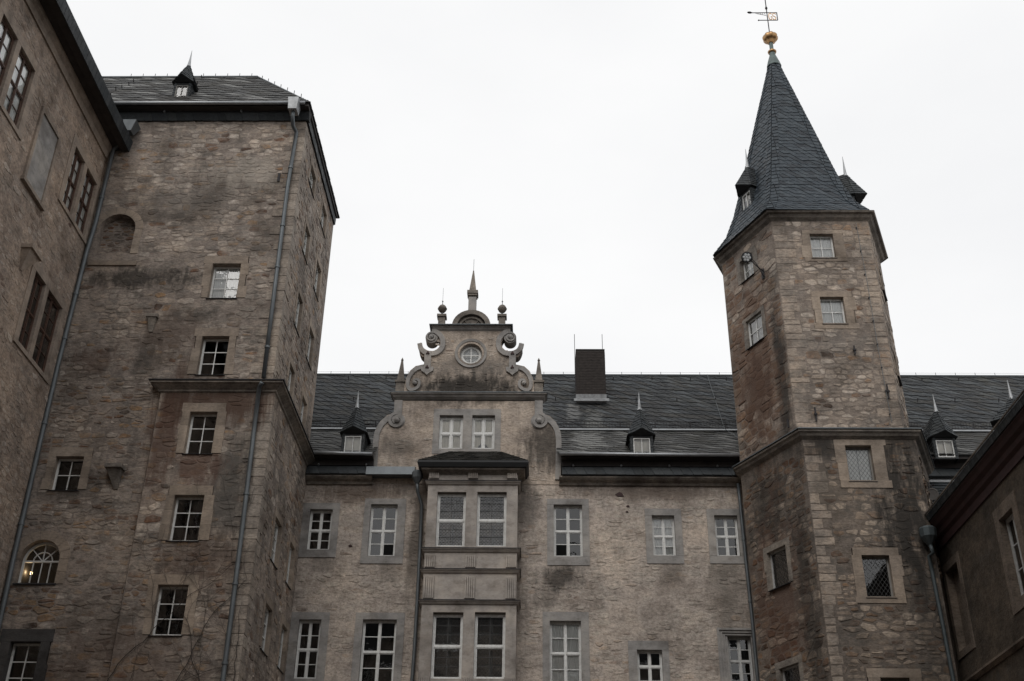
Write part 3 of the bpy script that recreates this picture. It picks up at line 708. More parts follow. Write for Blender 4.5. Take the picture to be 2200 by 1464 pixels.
M['gable_plaster'] = masonry('gable_lime_plaster', [(.32, .282, .242), (.39, .348, .3), (.45, .405, .35)], MF_ST, attr=False, streak=.4, bs=.5, bd=.03)
M['wing_plaster'] = masonry('brown_grey_wing_plaster', [(.25, .203, .165), (.3, .25, .206), (.345, .292, .245)], [], attr=False, streak=.25, grime=.35, grain=1.5, rust=.3, bs=.5)
M['wing_stone'] = masonry('wing_rubble_stone', [(.12, .085, .07), (.2, .15, .12), (.26, .215, .18), (.295, .25, .212), (.315, .27, .23), (.35, .305, .265), (.43, .39, .345)], [], streak=.25, smear=((.3, .25, .206), .6, .0), grime=.35, rust=.3)
M['dark_plaster'] = masonry('dark_brown_roughcast', [(.055, .046, .036), (.078, .065, .051), (.1, .084, .066)], [], attr=False, streak=.5, bs=.6, grime=.4, grain=1.2)
M['dark_frame'] = masonry('dull_brown_frame_stone', [(.13, .11, .09), (.17, .145, .12)], [], attr=False)
M['slate'] = slate_mat('dormer_slate', [(.022, .026, .029), (.032, .037, .041), (.045, .05, .053)], .2, .5)
M['slate_dark'] = simple('slate_underside', (.02, .021, .022), .8)
M['slate_main'] = slate_mat('main_roof_slate', [(.01, .011, .012), (.02, .023, .025), (.028, .032, .036), (.024, .023, .021), (.036, .042, .047), (.018, .02, .022), (.03, .034, .038), (.022, .025, .028), (.06, .066, .07)], .6, .5,
    [((1.4, 41.3, 22.0), (.35, 1, 1.5), (.2, .2, .195), .5, 1.4, (3, 3, .8)), ((2.2, 40.6, 21.2), (.45, 2, 1.6), (.2, .2, .19), .45, 1.4, (3, 3, .8)), ((4.6, 41.5, 22), (.5, 1, 1.6), (.02, .02, .02), .7)])
M['slate_low'] = slate_mat('lower_roof_slate', [(.014, .014, .013), (.03, .03, .029), (.045, .045, .043), (.026, .024, .021), (.037, .036, .034), (.055, .055, .053), (.03, .03, .028), (.12, .12, .116)], .55, .5,
    [((1.9, 39, 19.6), (.7, 2, 1.5), (.24, .24, .23), .55, 1.4, (3, 3, .8)), ((5.2, 39, 19.6), (.5, 1, .8), (.02, .02, .02), .6)])
M['slate_tower'] = slate_mat('square_tower_slate', [(.013, .013, .012), (.03, .03, .029), (.045, .044, .042), (.024, .022, .02), (.036, .034, .031), (.16, .16, .155)], .5, .5)
M['slate_spire'] = slate_mat('spire_slate', [(.016, .022, .029), (.03, .04, .05), (.036, .047, .058), (.05, .062, .073)], .12, .42)

# ================================================================= ground
g = MB(); g.add([(-400, -400, 0), (400, -400, 0), (400, 400, 0), (-400, 400, 0)], [(0, 1, 2, 3)], .5)
o = g.build('ground', 'cobble'); o['kind'] = 'structure'

# ================================================================= square tower on the left
XT, YT = -8.42, 32.15; XL, YL = -8.25, 32.0; XW = -15.36
T = thing('square_tower', (-11.8, 35, 0), 'tall square rubble-stone tower at the left with slate hipped roof and white windows', 'tower')
FT = Frame((0, YT, 0), (1, 0, 0)); FL_ = Frame((0, YL, 0), (1, 0, 0)); FS = Frame((XT, 0, 0), (0, 1, 0)); FSL = Frame((XL, 0, 0), (0, 1, 0))
hT, hL, hS, hSL = [], [], [], []
kw = dict(cols=2, rows=3, rec=.2, fw=.065, mat='white', sur=(.24, .26, .3, 0), smat='beige', sproud=.022, sill=.05, jamb_blocks=3)
window(FT, FT.quad([(457, 567), (518, 567), (446, 640), (508, 640)]), T, holes=hT, curtain='net', **kw)
window(FT, FT.quad([(432, 723), (493, 723), (424.5, 804.5), (481.5, 804.5)]), T, holes=hT, **kw)
window(FL_, FL_.quad([(405, 885), (467, 885), (398, 974), (455, 974)]), T, holes=hL, **kw)
window(FL_, FL_.quad([(372, 1064), (440.5, 1064), (364, 1161), (424.5, 1161)]), T, holes=hL, **kw)
window(FL_, FL_.quad([(336.4, 1256.7), (405.4, 1256.7), (326, 1364), (390, 1364)]), T, holes=hL, **kw)
k2 = dict(kw); k2.update(rows=2)
window(FT, FT.quad([(117, 981), (181.7, 981), (110, 1052), (166.7, 1052)]), T, holes=hT, **k2)
k3 = dict(kw); k3.update(rows=4, smat='darkstone', sproud=.05, sill=None, sur=(.3, .3, .35, .3))
a = FT.px(24, 1379); b = FT.px(89.5, 1379); c = FT.px(20, 1530)
window(FT, (a[0], b[0], c[1], a[1]), T, holes=hT, **k3)
# arched window with a lit wall lamp behind it
a = FT.px(85, 1160); l, r_ = FT.px(38, 1220)[0], FT.px(124, 1220)[0]; sl = FT.px(60, 1254)[1]
l = max(l, XW+.12)
arw = (l, r_, sl, a[1]); ap_ = arch(*arw)
m = MB()
def ring2(inner, outer, d0, d1, mb, fr):
    n = len(inner); vs_ = []
    for (p, q) in zip(inner, outer): vs_ += [fr.P(*p, d0), fr.P(*p, d1), fr.P(*q, d1), fr.P(*q, d0)]
    fs = []
    for i in range(n-1):
        A, B = i*4, (i+1)*4; fs += [(A, A+1, B+1, B), (A+1, A+2, B+2, B+1), (A+2, A+3, B+3, B+2)]
    mb.add(vs_, fs, .5)
mid = (l+r_)/2; R_ = (r_-l)/2; spr = a[1]-R_
arc = lambda rad, n=18, a0=0, a1=math.pi: [(mid+rad*math.cos(a0+(a1-a0)*i/n), spr+rad*math.sin(a0+(a1-a0)*i/n)) for i in range(n+1)]
ring2(arc(R_-.07), arc(R_), -.28, -.22, m, FT); m.box(FT, l, l+.07, sl, spr, -.28, -.22); m.box(FT, r_-.07, r_, sl, spr, -.28, -.22); m.box(FT, l+.07, r_-.07, sl, sl+.07, -.28, -.22)
m.box(FT, l+.07, r_-.07, spr-.03, spr+.02, -.27, -.215)
aw = m.build('arched_window', 'white', T, label='arched window with fan bars and a lamp glowing behind the glass')
for th in (.25, .5, .75):
    q = MB(); c_, s_ = math.cos(math.pi*th), math.sin(math.pi*th); strip(q, FT, [(mid+c_*.02, spr+s_*.02), (mid+c_*(R_-.06), spr+s_*(R_-.06))], .025, -.27, -.225); q.build('glazing_bar', 'white', aw)
q = MB(); strip(q, FT, arc(R_*.48, 12), .025, -.27, -.226); q.build('glazing_bar', 'white', aw)
for k in (1, 2, 3):
    u = l+.07+(r_-l-.14)*k/4; q = MB(); q.box(FT, u-.013, u+.013, sl+.07, spr-.03, -.27, -.226); q.build('glazing_bar', 'white', aw)
pts = arch(l+.03, r_-.03, sl+.03, a[1]-.03, 16)
link('pane', [FT.P(u, v, -.25) for u, v in pts], [tuple(range(len(pts)))], 'glass', aw)
q = MB(); P = [FT.P(u, v, z) for z in (-.29, -1.5) for v in (sl-.05, a[1]+.05) for u in (l-.0, r_+.2)]
q.add(P, [(0, 1, 5, 4), (2, 6, 7, 3), (0, 4, 6, 2), (1, 3, 7, 5), (4, 5, 7, 6)], .5); q.build('room_behind', 'dark', aw)
# voussoirs
nb = 9; m_ = []
for k in range(nb):
    t0, t1 = math.pi*k/nb+.01, math.pi*(k+1)/nb-.01; q = MB(); ring2(arc(R_, 4, t0, t1), arc(R_+.27+random.uniform(-.02, .04), 4, t0, t1), -.24, .02, q, FT); q.build('arch_stone', 'beige', aw)
for k in range(2):
    z0, z1 = sl+(spr-sl)*k/2, sl+(spr-sl)*(k+1)/2-.01; q = MB(); q.box(FT, r_, r_+.27, z0, z1, -.24, .02); q.build('arch_stone', 'beige', aw)
hT.append(arch(l-.02, r_+.02, sl, a[1]+.02, 16)); 
arch_ex = (l-.3, r_+.32, sl-.02, a[1]+.3)
q = MB(); q.box(FT, l-.02, r_+.06, sl-.04, sl+.002, -.25, .05); q.build('window_sill', 'iron', aw)
lamp_p = FT.P(*FT.px(60, 1236, -.7), -.7)
M['lampglow'], t_, b_ = new_mat('lit_wall_lamp'); b_.inputs['Emission Color'].default_value = (1, .72, .38, 1); b_.inputs['Emission Strength'].default_value = 14; b_.inputs['Base Color'].default_value = (.8, .7, .5, 1)
lt = thing('wall_lamp', lamp_p, 'lit two-arm wall lamp glowing behind the arched window', 'lamp')
for dx in (-.07, .09):
    q = MB(); q.lathe((lamp_p[0]+dx, lamp_p[1], lamp_p[2]), [(.012, 0), (.03, .03), (.03, .09), (.012, .12)], 8); q.build('lamp_bulb', 'lampglow', lt)
q = MB(); q.tube([(lamp_p[0]-.07, lamp_p[1], lamp_p[2]-.0), (lamp_p[0], lamp_p[1]+.05, lamp_p[2]-.1), (lamp_p[0]+.09, lamp_p[1], lamp_p[2]-.0)], .008, 6); q.tube([(lamp_p[0], lamp_p[1]+.05, lamp_p[2]-.1), (lamp_p[0], lamp_p[1]+.75, lamp_p[2]-.05)], .01, 6); q.build('lamp_arm', 'iron', lt)
pl = bpy.data.lights.new('lamp_light', 'POINT'); pl.energy = 5; pl.color = (1, .7, .4); pl.shadow_soft_size = .05
po = bpy.data.objects.new('lamp_light', pl); COL.objects.link(po); po.parent = lt; po.location = (0, -.12, .05)

# walled-up arched niche above
a = FT.px(256, 461); l, r_ = FT.px(212, 500)[0], FT.px(289, 500)[0]; b0 = FT.px(240, 545)[1]
l = max(l, XW+.2); nich = arch(l, r_, b0, a[1], 14); mid = (l+r_)/2; R_ = (r_-l)/2; spr = a[1]-R_
hT.append(nich)
q = MB(); q.add([FT.P(u, v, -.28) for u, v in arch(l, r_, b0, a[1], 14, .02)], [tuple(range(17))], .5); q.build('niche_infill', 'mortar_left', T); niche_r = [(l+.02, b0), (r_-.02, b0), (r_-.02, a[1]-.1), (l+.02, a[1]-.1)]
nb = 7
for k in range(nb):
    t0, t1 = math.pi*k/nb+.01, math.pi*(k+1)/nb-.01; q = MB(); ring2(arc(R_, 4, t0, t1), arc(R_+.26+random.uniform(-.02, .03), 4, t0, t1), -.1, .02, q, FT); q.build('niche_stone', 'beige', T)
for k in range(3):
    z0, z1 = b0+(spr-b0)*k/3, b0+(spr-b0)*(k+1)/3-.01; q = MB(); q.box(FT, r_, r_+.25, z0, z1, -.1, .02); q.build('niche_stone', 'beige', T)
q = MB(); q.box(FT, l-.1, r_+.3, b0-.5, b0-.32, -.02, .06); q.build('niche_sill', 'beige', T)
niche_ex = (l-.3, r_+.3, b0-.52, a[1]+.3)

# side windows (upper and lower shaft)
ks = dict(cols=2, rows=3, rec=.09, curtain='net', fw=.06, mat='white', sur=(.18, .18, .24, 0), smat='beige', sproud=.025, sill=.04, jamb_blocks=2)
def side(fr, q, hs): 
    window(fr, fr.quad(q), T, holes=hs, **ks)
for q in [[(667, 352), (677, 377), (664, 393), (674, 427)], [(692, 439), (701, 456), (688, 479.5), (697, 509)], [(656, 479.5), (664, 501), (650, 540), (660, 570.6)],
          [(679.6, 560), (688.5, 577), (674, 619), (683, 649)], [(640, 628), (649.5, 647), (632, 693), (641.5, 724)], [(665, 703), (674, 721), (658, 767.5), (667, 794)],
          [(622.4, 778), (632, 801), (614, 845), (623, 878)], [(649, 848), (657.6, 867), (642.5, 912), (652, 938)]]: side(FS, q, hS)
for q in [[(591, 1109), (602.7, 1128.5), (580.4, 1200.5), (595, 1221.5)], [(623, 1161), (631, 1179), (613.7, 1249), (624, 1266.5)],
          [(570, 1293.5), (582, 1310.5), (560, 1393), (574.4, 1410)], [(605.3, 1338), (615, 1352.5), (595.4, 1432), (608, 1445.5)]]: side(FSL, q, hSL)

ZB = 18.3
wall(FT, [(XW, 0), (-11.85, 0), (-11.85, ZB+.1), (XT, ZB+.1), (XT, 29.4), (XW, 29.4)], hT, T, 'mortar_left')
wall(FL_, [(-11.85, 0), (XL, 0), (XL, ZB), (-11.85, ZB)], hL, T, 'mortar_left')
wall(FS, [(YT, 17.5), (38.6, 17.5), (38.6, 29.4), (YT, 29.4)], hS, T, 'mortar_left')
wall(FSL, [(YL, 0), (38.1, 0), (38.1, ZB), (YL, ZB)], hSL, T, 'mortar_left')
q = MB(); q.box(FT, -11.85, -11.85+.01, 0, ZB, 0, .15); q.add([(XT, 38.6, 17.5), (-18, 38.6, 17.5), (-18, 38.6, 29.4), (XT, 38.6, 29.4)], [(0, 1, 2, 3)], .5); q.build('wall', 'mortar_left', T)
M['quoin'] = masonry('beige_quoin_stone', [(.25, .22, .188), (.3, .265, .225), (.335, .3, .257), (.365, .333, .29)], LT_ST, smear=((.275, .245, .215), .5, .05), grime=.4, bs=.4)
def quoins(x, y, za, zb, parent, mat='quoin', pr=.018, sx=-1, sy=1, long_=(.5, .75), short=(.28, .4), hh=(.26, .42)):
    z = za; k = 0; out = []
    while z < zb-.1:
        h = min(random.uniform(*hh), zb-z); A = random.uniform(*long_) if k % 2 else random.uniform(*short); B = random.uniform(*short) if k % 2 else random.uniform(*long_)
        p = pr+random.uniform(-.006, .008); e = .012
        x0, x1 = x+sx*A, x-sx*p; y0, y1 = y-sy*p, y+sy*B
        lo = [(min(x0, x1), min(y0, y1)), (max(x0, x1), min(y0, y1)), (max(x0, x1), max(y0, y1)), (min(x0, x1), max(y0, y1))]
        q = MB(); q.hull8([(a, b, z+e) for a, b in lo]+[(a, b, z+h-e*.4) for a, b in lo]); q.build('quoin', mat, parent); out.append((A, B, z, z+h)); z += h; k += 1
    return out
qu = quoins(XT, YT, ZB+.15, 29.1, T); ql = quoins(XL, YL, 8.0, ZB-.35, T)
QF = [(XT-A, XT+1, z, w_) for A, B, z, w_ in qu]; QS = [(YT-1, YT+B, z, w_) for A, B, z, w_ in qu]; QFL = [(XL-A, XL+1, z, w_) for A, B, z, w_ in ql]; QSL = [(YL-1, YL+B, z, w_) for A, B, z, w_ in ql]
pc = Pieces(); ex = [arch_ex, niche_ex]
qx = .05
rf1 = rnd_fn(.05, .05, .1); rf2 = rnd_fn(.07, .16, .2); rf3 = rnd_fn(.08, .12, .12)
rubble(pc, FT, niche_r, [], (.12, .22), (.2, .45), .04, (.003, .02), .95, rnd_fn(.25, .4, .15), d=-.28, patch=0)
rubble(pc, FT, [(XW+.1, ZB+.2), (XT-qx, ZB+.2), (XT-qx, 29.15), (XW+.1, 29.15)], hT+ex+QF, (.13, .3), (.22, .66), .03, (.002, .016), .97, rf1)
rubble(pc, FT, [(XW+.1, 8.0), (-11.88, 8.0), (-11.88, ZB+.2), (XW+.1, ZB+.2)], hT+ex, (.12, .28), (.2, .6), .03, (.002, .02), .97, rf2)
rubble(pc, FL_, [(-11.83, 8.0), (XL-qx, 8.0), (XL-qx, ZB-.35), (-11.83, ZB-.35)], hL+QFL, (.13, .3), (.22, .64), .03, (.002, .02), .97, rf2)
rubble(pc, FS, [(YT+.03, 18.0), (38.3, 18.0), (38.3, 29.15), (YT+.03, 29.15)], hS+QS, (.13, .3), (.2, .6), .04, (.003, .022), .97, rf3)
rubble(pc, FSL, [(YL+.03, 8.0), (37.95, 8.0), (37.95, ZB-.35), (YL+.03, ZB-.35)], hSL+QSL, (.16, .36), (.24, .6), .05, (.003, .02), .97, rnd_fn(.04, .08, .1))
pc.flush(T, 'stone_left', 'stone', 'stones')
# offset band with metal cap
pth = [(-11.87, YT+.02), (-11.87, YL), (XL, YL), (XL, 38)]
q = MB(); q.moulding(pth, ZB, [(-.2, .06), (.28, .0), (.28, -.06), (.22, -.09), (.15, -.15), (.06, -.22), (.05, -.27), (0, -.3), (-.2, -.3)]); q.build('band_moulding', 'darktrim', T)
q = MB(); q.moulding(pth, ZB, [(-.2, .2), (.32, .035), (.32, .005), (-.2, .065)]); q.build('band_flashing', 'iron', T)
# stone brackets and stubs
def corbel(fr, pxs, parent, mat='darktrim', dep=.35):
    (x0, y0), (x1, y1), (x2, y2) = pxs; a, b, c = fr.px(x0, y0), fr.px(x1, y1), fr.px(x2, y2)
    q = MB(); z = (a[1]+b[1])/2; zz = z-.12
    q.hull8([fr.P(a[0], zz, 0), fr.P(a[0], zz, dep), fr.P(b[0], zz, dep), fr.P(b[0], zz, 0), fr.P(a[0], z, 0), fr.P(a[0], z, dep), fr.P(b[0], z, dep), fr.P(b[0], z, 0)][::1], .3)
    e = .06; q.hull8([fr.P(c[0]-e, c[1], 0), fr.P(c[0]-e, c[1], .04), fr.P(c[0]+e, c[1], .04), fr.P(c[0]+e, c[1], 0), fr.P(a[0]+.05, zz, 0), fr.P(a[0]+.05, zz, dep*.8), fr.P(b[0]-.05, zz, dep*.8), fr.P(b[0]-.05, zz, 0)], .3)
    return q.build('corbel', mat, parent)
corbel(FT, [(233, 1005), (270, 1005), (249, 1052)], T); corbel(FT, [(317, 678), (342, 678), (324, 714)], T, dep=.15)
# wall anchors
q = MB(); q.box(FT, *FT.rect(598, 374, 601, 391), .02, .05); q.build('wall_anchor', 'iron', T)
# eaves: slate-clad cove, fascia, gutter
def eavesection(pth, o_, nm):
    q = MB(); q.moulding(pth, 29.12, [(-.1, .34), (o_*.38, .34), (o_*.38, .28), (.03, 0), (-.1, 0)]); q.build('eave_cove', 'slate_dark', T)
    q = MB(); q.moulding(pth, 29.46, [(-.1, .16), (o_, .16), (o_, .02), (o_*.5, 0), (-.1, 0)]); q.build('eave_fascia', 'soffit', T)
eavesection([(-19, YT), (XT+.12, YT)], .42, 'front'); eavesection([(XT, YT-.06), (XT, 38.6)], .13, 'side')
pc = Pieces()
for A, B, o_ in (((-16, YT), (XT+.1, YT), .13), ((XT, YT-.1), (XT, 38.6), .03)):
    dv = np.array([B[0]-A[0], B[1]-A[1], 0.]); un = dv/np.linalg.norm(dv); n_ = np.cross(un, (0, 0, 1.)); vv = n_*o_+np.array([0, 0, .28])
    slates(pc, Frame(np.array([A[0], A[1], 29.12])+n_*.03, un, vv), rpoly((0, float(np.linalg.norm(dv)), 0, .29)), .3, .3, .1, 0, .02, .015)
pc.flush(T, 'slate', 'eave_slate', 'eave_slates', 80)
q = MB(); q.tube([(-19, YT-.5, 29.56), (XT+.0, YT-.5, 29.56)], .07, 10); q.build('gutter', 'gutter', T, smooth=True)
for x in (-13.6, -10.8):
    q = MB(); q.box(FT, x, x+.05, 29.38, 29.46, .16, .24); q.build('gutter_bracket', 'gutter', T)
RZ, RY = 33.95, 35.1; ey0, ey1, ex1 = YT-.5, 38.8, XT+.16; rx = ex1-3.15
roofv = [(-20, ey0, 29.6), (ex1, ey0, 29.6), (ex1, ey1, 29.6), (-20, ey1, 29.6), (-20, RY, RZ), (rx, RY, RZ)]
q = MB(); q.add(roofv, [(0, 1, 5, 4), (1, 2, 5), (2, 3, 4, 5), (0, 3, 2, 1)], .5); q.build('roof', 'slate_dark', T)
def roof_frame(a, b, c):
    a, b, c = map(np.array, (a, b, c)); e = b-a; L = np.linalg.norm(e); un = e/L; nn = np.cross(e, c-a); nn /= np.linalg.norm(nn); return Frame(a, un, np.cross(nn, un))
def to2(fr, p): q_ = np.array(p)-fr.o; return (float(q_@fr.u), float(q_@fr.v))
pc = Pieces()
rfm = roof_frame(roofv[0], roofv[1], roofv[4]); slates(pc, rfm, [to2(rfm, (-17.6, ey0, 29.6)), to2(rfm, roofv[1]), to2(rfm, roofv[5]), to2(rfm, (-17.6, RY, RZ))], .46, .42, .44, -.1, .012, .006, .03)
rfm = roof_frame(roofv[1], roofv[2], roofv[5]); slates(pc, rfm, [to2(rfm, roofv[1]), to2(rfm, roofv[2]), to2(rfm, roofv[5])], .32, .21, .16, 0, .028, .012)
pc.flush(T, 'slate_tower', 'slate', 'slates')
q = MB(); q.tube([(-18, RY, RZ+.05), (rx, RY, RZ+.05)], .045, 6); q.tube([(rx, RY, RZ+.05), (ex1-.1, ey0+.1, 29.72)], .03, 6); q.build('ridge_cap', 'zinc', T)
for i in range(11):
    x = -16.6+i*.52*.95; q = MB(); q.tube([(x, RY, RZ), (x, RY, RZ+.22)], .012, 5); q.build('ridge_pin', 'iron', T)
for i in range(7):
    t = .1+i*.13; c = np.array([rx, RY, RZ])*(1-t)+np.array([ex1-.1, ey0+.1, 29.72])*t
    q = MB(); q.tube([c, c+np.array([0, 0, .2])], .014, 5); q.build('ridge_pin', 'iron', T)
for (px_, py_) in ((249, 195), (262, 191), (277, 185), (287, 178), (238, 208), (433, 169), (424, 183)):
    t = .5; P = None
    for Y in np.arange(ey0, RY, .02):
        p = on(px_, py_, 1, Y)
        if p[2] <= 29.6+(Y-ey0)*(RZ-29.6)/(RY-ey0): P = p; break
    if P is not None: q = MB(); q.tube([P, P+np.array([0, -.08, .12])], .02, 5); q.build('snow_hook', 'iron', T)
# dormer on the tower roof
yd = 32.35; zd = 29.6+(yd-ey0)*(RZ-29.6)/(RY-ey0)-.35
xd = on(388, 205, 1, yd)[0]
dormer(xd, yd, zd+.06, .6, 1.05, 1.05, T, .28, 1.7, .7, curtain=None, mat_win='greywood')
# hopper and drainpipe on the corner
hp = on(631, 224, 1, YT-.62)
q = MB(); x, y, z = hp; q.hull8([(x-.15, y-.13, z-.3), (x+.15, y-.13, z-.3), (x+.15, y+.3, z-.3), (x-.15, y+.3, z-.3), (x-.19, y-.17, z+.2), (x+.19, y-.17, z+.2), (x+.19, y+.36, z+.2), (x-.19, y+.36, z+.2)]); q.build('rain_hopper', 'lead', T)
pts = [(x, y+.05, z-.28), (x, y+.08, z-.5), (x-.0, y+.32, z-.75), FT.P(*FT.px(637, 285, .12), .12), FT.P(*FT.px(618, 400, .12), .12), FT.P(*FT.px(590, 620, .12), .12), FT.P(*FT.px(566, 812, .12), .12)]
drainpipe(T, pts, .07)
pts = pixpath(FL_, [(557, 832), (545, 930), (521, 1130), (497, 1320), (476, 1480), (440, 1750)], .14)
drainpipe(T, [FL_.P(*FL_.px(563, 822, .3), .3)]+pts, .07)
hp = on(277, 272, 1, YT-.45)
q = MB(); x, y, z = hp; q.hull8([(x-.1, y-.1, z-.25), (x+.14, y-.1, z-.25), (x+.14, y+.2, z-.25), (x-.1, y+.2, z-.25), (x-.2, y-.15, z+.2), (x+.28, y-.15, z+.2), (x+.28, y+.4, z+.2), (x-.2, y+.4, z+.2)]); q.build('rain_hopper', 'zinc', T)
pts = [(x, y, z-.2), (x-.05, y+.05, z-.55)]+pixpath(FT, [(243, 322), (205, 480), (186, 541), (126, 777), (79, 980), (28, 1203), (5, 1310), (-60, 1600)], .14)
drainpipe(T, pts, .075)

# ================================================================= wing at the far left
Wl = thing('castle_wing', (-19, 12, 0), 'plastered rubble wing running along the far left edge with brown wooden windows', 'building')
FW = Frame((XW, 0, 0), (0, 1, 0)); hW = []
M['wing_frame'] = masonry('brown_grey_frame_stone', [(.26, .225, .19), (.31, .27, .23)], attr=False, fine=.08)
ra = FW.quad([(50.5, 111), (78.5, 162), (0, 222), (32, 271.5)])
gap_ = .22; wd = ra[1]-ra[0]
def brown_r(ra, rb, rows=4, curtain='net'):
    rb = (max(rb[0], ra[1]+.2) if rb[0] < ra[1]+.2 else min(rb[0], ra[1]+.26), *rb[1:])
    z0, z1 = (ra[2]+rb[2])/2, (ra[3]+rb[3])/2
    for r in (ra, rb): window(FW, (r[0], r[1], z0, z1), Wl, cols=2, rows=rows, sashes=(2, 2), rec=.07, fw=.055, bar=.026, mat='brown', curtain=curtain)
    U0, U1 = ra[0], rb[1]
    for (a, b) in ((U0-.28, U0), (U1, U1+.28), (ra[1], rb[0])):
        q = MB(); q.box(FW, a, b, z0, z1, -.3, .03); q.build('window_jamb', 'wing_frame', Wl)
    q = MB(); q.box(FW, U0-.28, U1+.28, z1, z1+.3, -.3, .035); q.build('window_lintel', 'wing_frame', Wl)
    q = MB(); q.box(FW, U0-.28, U1+.28, z0-.14, z0, -.3, .05); q.build('window_sill', 'wing_frame', Wl)
    hW.append((U0-.26, U1+.26, z0-.12, z1+.28))
rb = FW.quad([(50.5, 111), (78.5, 162), (0, 222), (32, 271.5)]); wd = rb[1]-rb[0]
brown_r((rb[0]-wd-.3, rb[0]-.3, rb[2], rb[3]), rb)
ra = FW.quad([(161, 311.5), (184.4, 357), (133, 435.5), (148.6, 459)]); rb = FW.quad([(189.5, 365.5), (211.8, 405.7), (162, 481.5), (176, 507)])
brown_r(ra, (rb[0], min(rb[1], YT-.35), rb[2], rb[3]))
ra = FW.quad([(75.8, 584), (102.5, 619), (36, 734), (54.6, 753)]); rb = FW.quad([(105, 625), (131.5, 659), (68, 775), (99, 809.6)])
brown_r(ra, (rb[0], min(rb[1], YT-.35), rb[2], rb[3]), curtain=None)
for k in range(4):   # further bays of the same wing, towards and past the camera
    yy = 22-k*5.5; brown_r((yy-1.2, yy-.15, 24.9, 27.0), (yy+.15, yy+1.2, 24.9, 27.0)) if k else None
    brown_r((yy-1.2, yy-.15, 19.3, 21.6), (yy+.15, yy+1.2, 19.3, 21.6)); brown_r((yy-1.2, yy-.15, 13.5, 15.8), (yy+.15, yy+1.2, 13.5, 15.8))
pr = FW.quad([(90.5, 229.5), (128, 298), (45.4, 378.4), (88, 444)])
q = MB()
for (a, b, c, d_) in ((pr[0], pr[0]+.14, pr[2], pr[3]), (pr[1]-.14, pr[1], pr[2], pr[3]), (pr[0]+.14, pr[1]-.14, pr[3]-.14, pr[3])): q.box(FW, a, b, c, d_, -.02, .07)
q.box(FW, pr[0]-.06, pr[1]+.06, pr[2]-.12, pr[2], -.02, .12); q.build('blind_panel_frame', 'wing_frame', Wl)
q = MB(); q.box(FW, pr[0]+.14, pr[1]-.14, pr[2], pr[3]-.14, -.02, .02); q.build('blind_panel', 'trim', Wl)
hx = hW+[(pr[0]-.05, pr[1]+.05, pr[2]-.12, pr[3])]
corbel(FW, [(44.4, 531), (70, 548), (42.7, 581)], Wl, 'wing_frame')
wall(FW, [(-10, 0), (YT+.1, 0), (YT+.1, 27.6), (-10, 27.6)], hW, Wl, 'wing_plaster')
pc = Pieces()
rubble(pc, FW, [(19, 10), (YT-.05, 10), (YT-.05, 27.1), (19, 27.1)], hx, (.14, .3), (.2, .55), .04, (.002, .014), .85, rnd_fn(.02, .06, .05), round_=1.)
pc.flush(Wl, 'wing_stone', 'stone', 'stones')
pth = [(XW, -10), (XW, YT+.0)]
q = MB(); q.moulding(pth, 27.3, [(-.1, .5), (.2, .5), (.16, .32), (.08, .24), (.06, 0), (-.1, 0)]); q.build('eave_moulding', 'wing_frame', Wl)
q = MB(); q.moulding(pth, 27.7, [(-.1, .5), (.7, .4), (.7, .05), (.45, .02), (.42, .1), (.2, .06), (-.1, .06)]); q.build('eave_soffit', 'soffit', Wl)
q = MB(); q.tube([(XW+.45, 5, 27.71), (XW+.45, YT, 27.71)], .012, 5); q.build('soffit_bead', 'gold_wood', Wl) if 'gold_wood' in M else None
y_ = 14.
while y_ < YT-.1:
    q = MB(); L_ = .27; q.hull8([(XW+.70, y_, 27.72), (XW+.74, y_, 27.72), (XW+.74, y_+L_, 27.72), (XW+.70, y_+L_, 27.72), (XW+.70, y_, 28.15), (XW+.79, y_, 28.17), (XW+.79, y_+L_, 28.17), (XW+.70, y_+L_, 28.15)])
    q.build('eave_slate', 'slate', Wl); y_ += L_+.012
q = MB(); q.add([(XW+.78, -10, 28.14), (XW+.78, YT+.0, 28.14), (XW-4, YT+0, 33.4), (XW-4, -10, 33.4)], [(0, 1, 2, 3)], .5); q.build('roof', 'slate_dark', Wl)

# ================================================================= main building across the back
YM = 38.0
Mb = thing('main_building', (2.5, 42, 0), 'plastered main range across the back with scrolled gable, oriel bay and long slate roof', 'building')
FM = Frame((0, YM, 0), (1, 0, 0)); hM = []
def mwin(fx, sx, **k):
    """fx: frame tl, tr, bl, br in photo pixels; sx: outer surround"""
    rec = .14; q = [FM.px(x, y, -rec) for x, y in fx]
    r = ((q[0][0]+q[2][0])/2, (q[1][0]+q[3][0])/2, (q[2][1]+q[3][1])/2, (q[0][1]+q[1][1])/2)
    s_ = [FM.px(x, y, .03) for x, y in sx]; S0, S1 = (s_[0][0]+s_[2][0])/2, (s_[1][0]+s_[3][0])/2; SB, ST = (s_[2][1]+s_[3][1])/2, (s_[0][1]+s_[1][1])/2
    kk = dict(cols=2, rows=4, sashes=(2, 2), rec=rec, fw=.052, bar=.024, mat='white', sur=(r[0]-S0, S1-r[1], ST-r[3], r[2]-SB), smat='trim', sproud=.03, holes=hM); kk.update(k)
    return window(FM, r, Mb, **kk)
mwin([(668, 1098), (717, 1098), (659, 1185), (708.5, 1184)], [(651, 1081), (730, 1081), (639.7, 1196.5), (722, 1198)])
mwin([(798, 1087.4), (855, 1087), (790, 1198), (849.6, 1198)], [(783, 1071), (872, 1072), (775, 1211), (866, 1211)], curtain=None)
mwin([(643, 1334), (691, 1334), (633, 1461), (682, 1461)], [(625, 1315.5), (707, 1315.5), (612, 1474), (697, 1474)], curtain='net' and None)
mwin([(781, 1334), (853, 1334), (771, 1472), (846, 1472)], [(764, 1316.5), (868, 1316.5), (752, 1488), (862, 1488)])
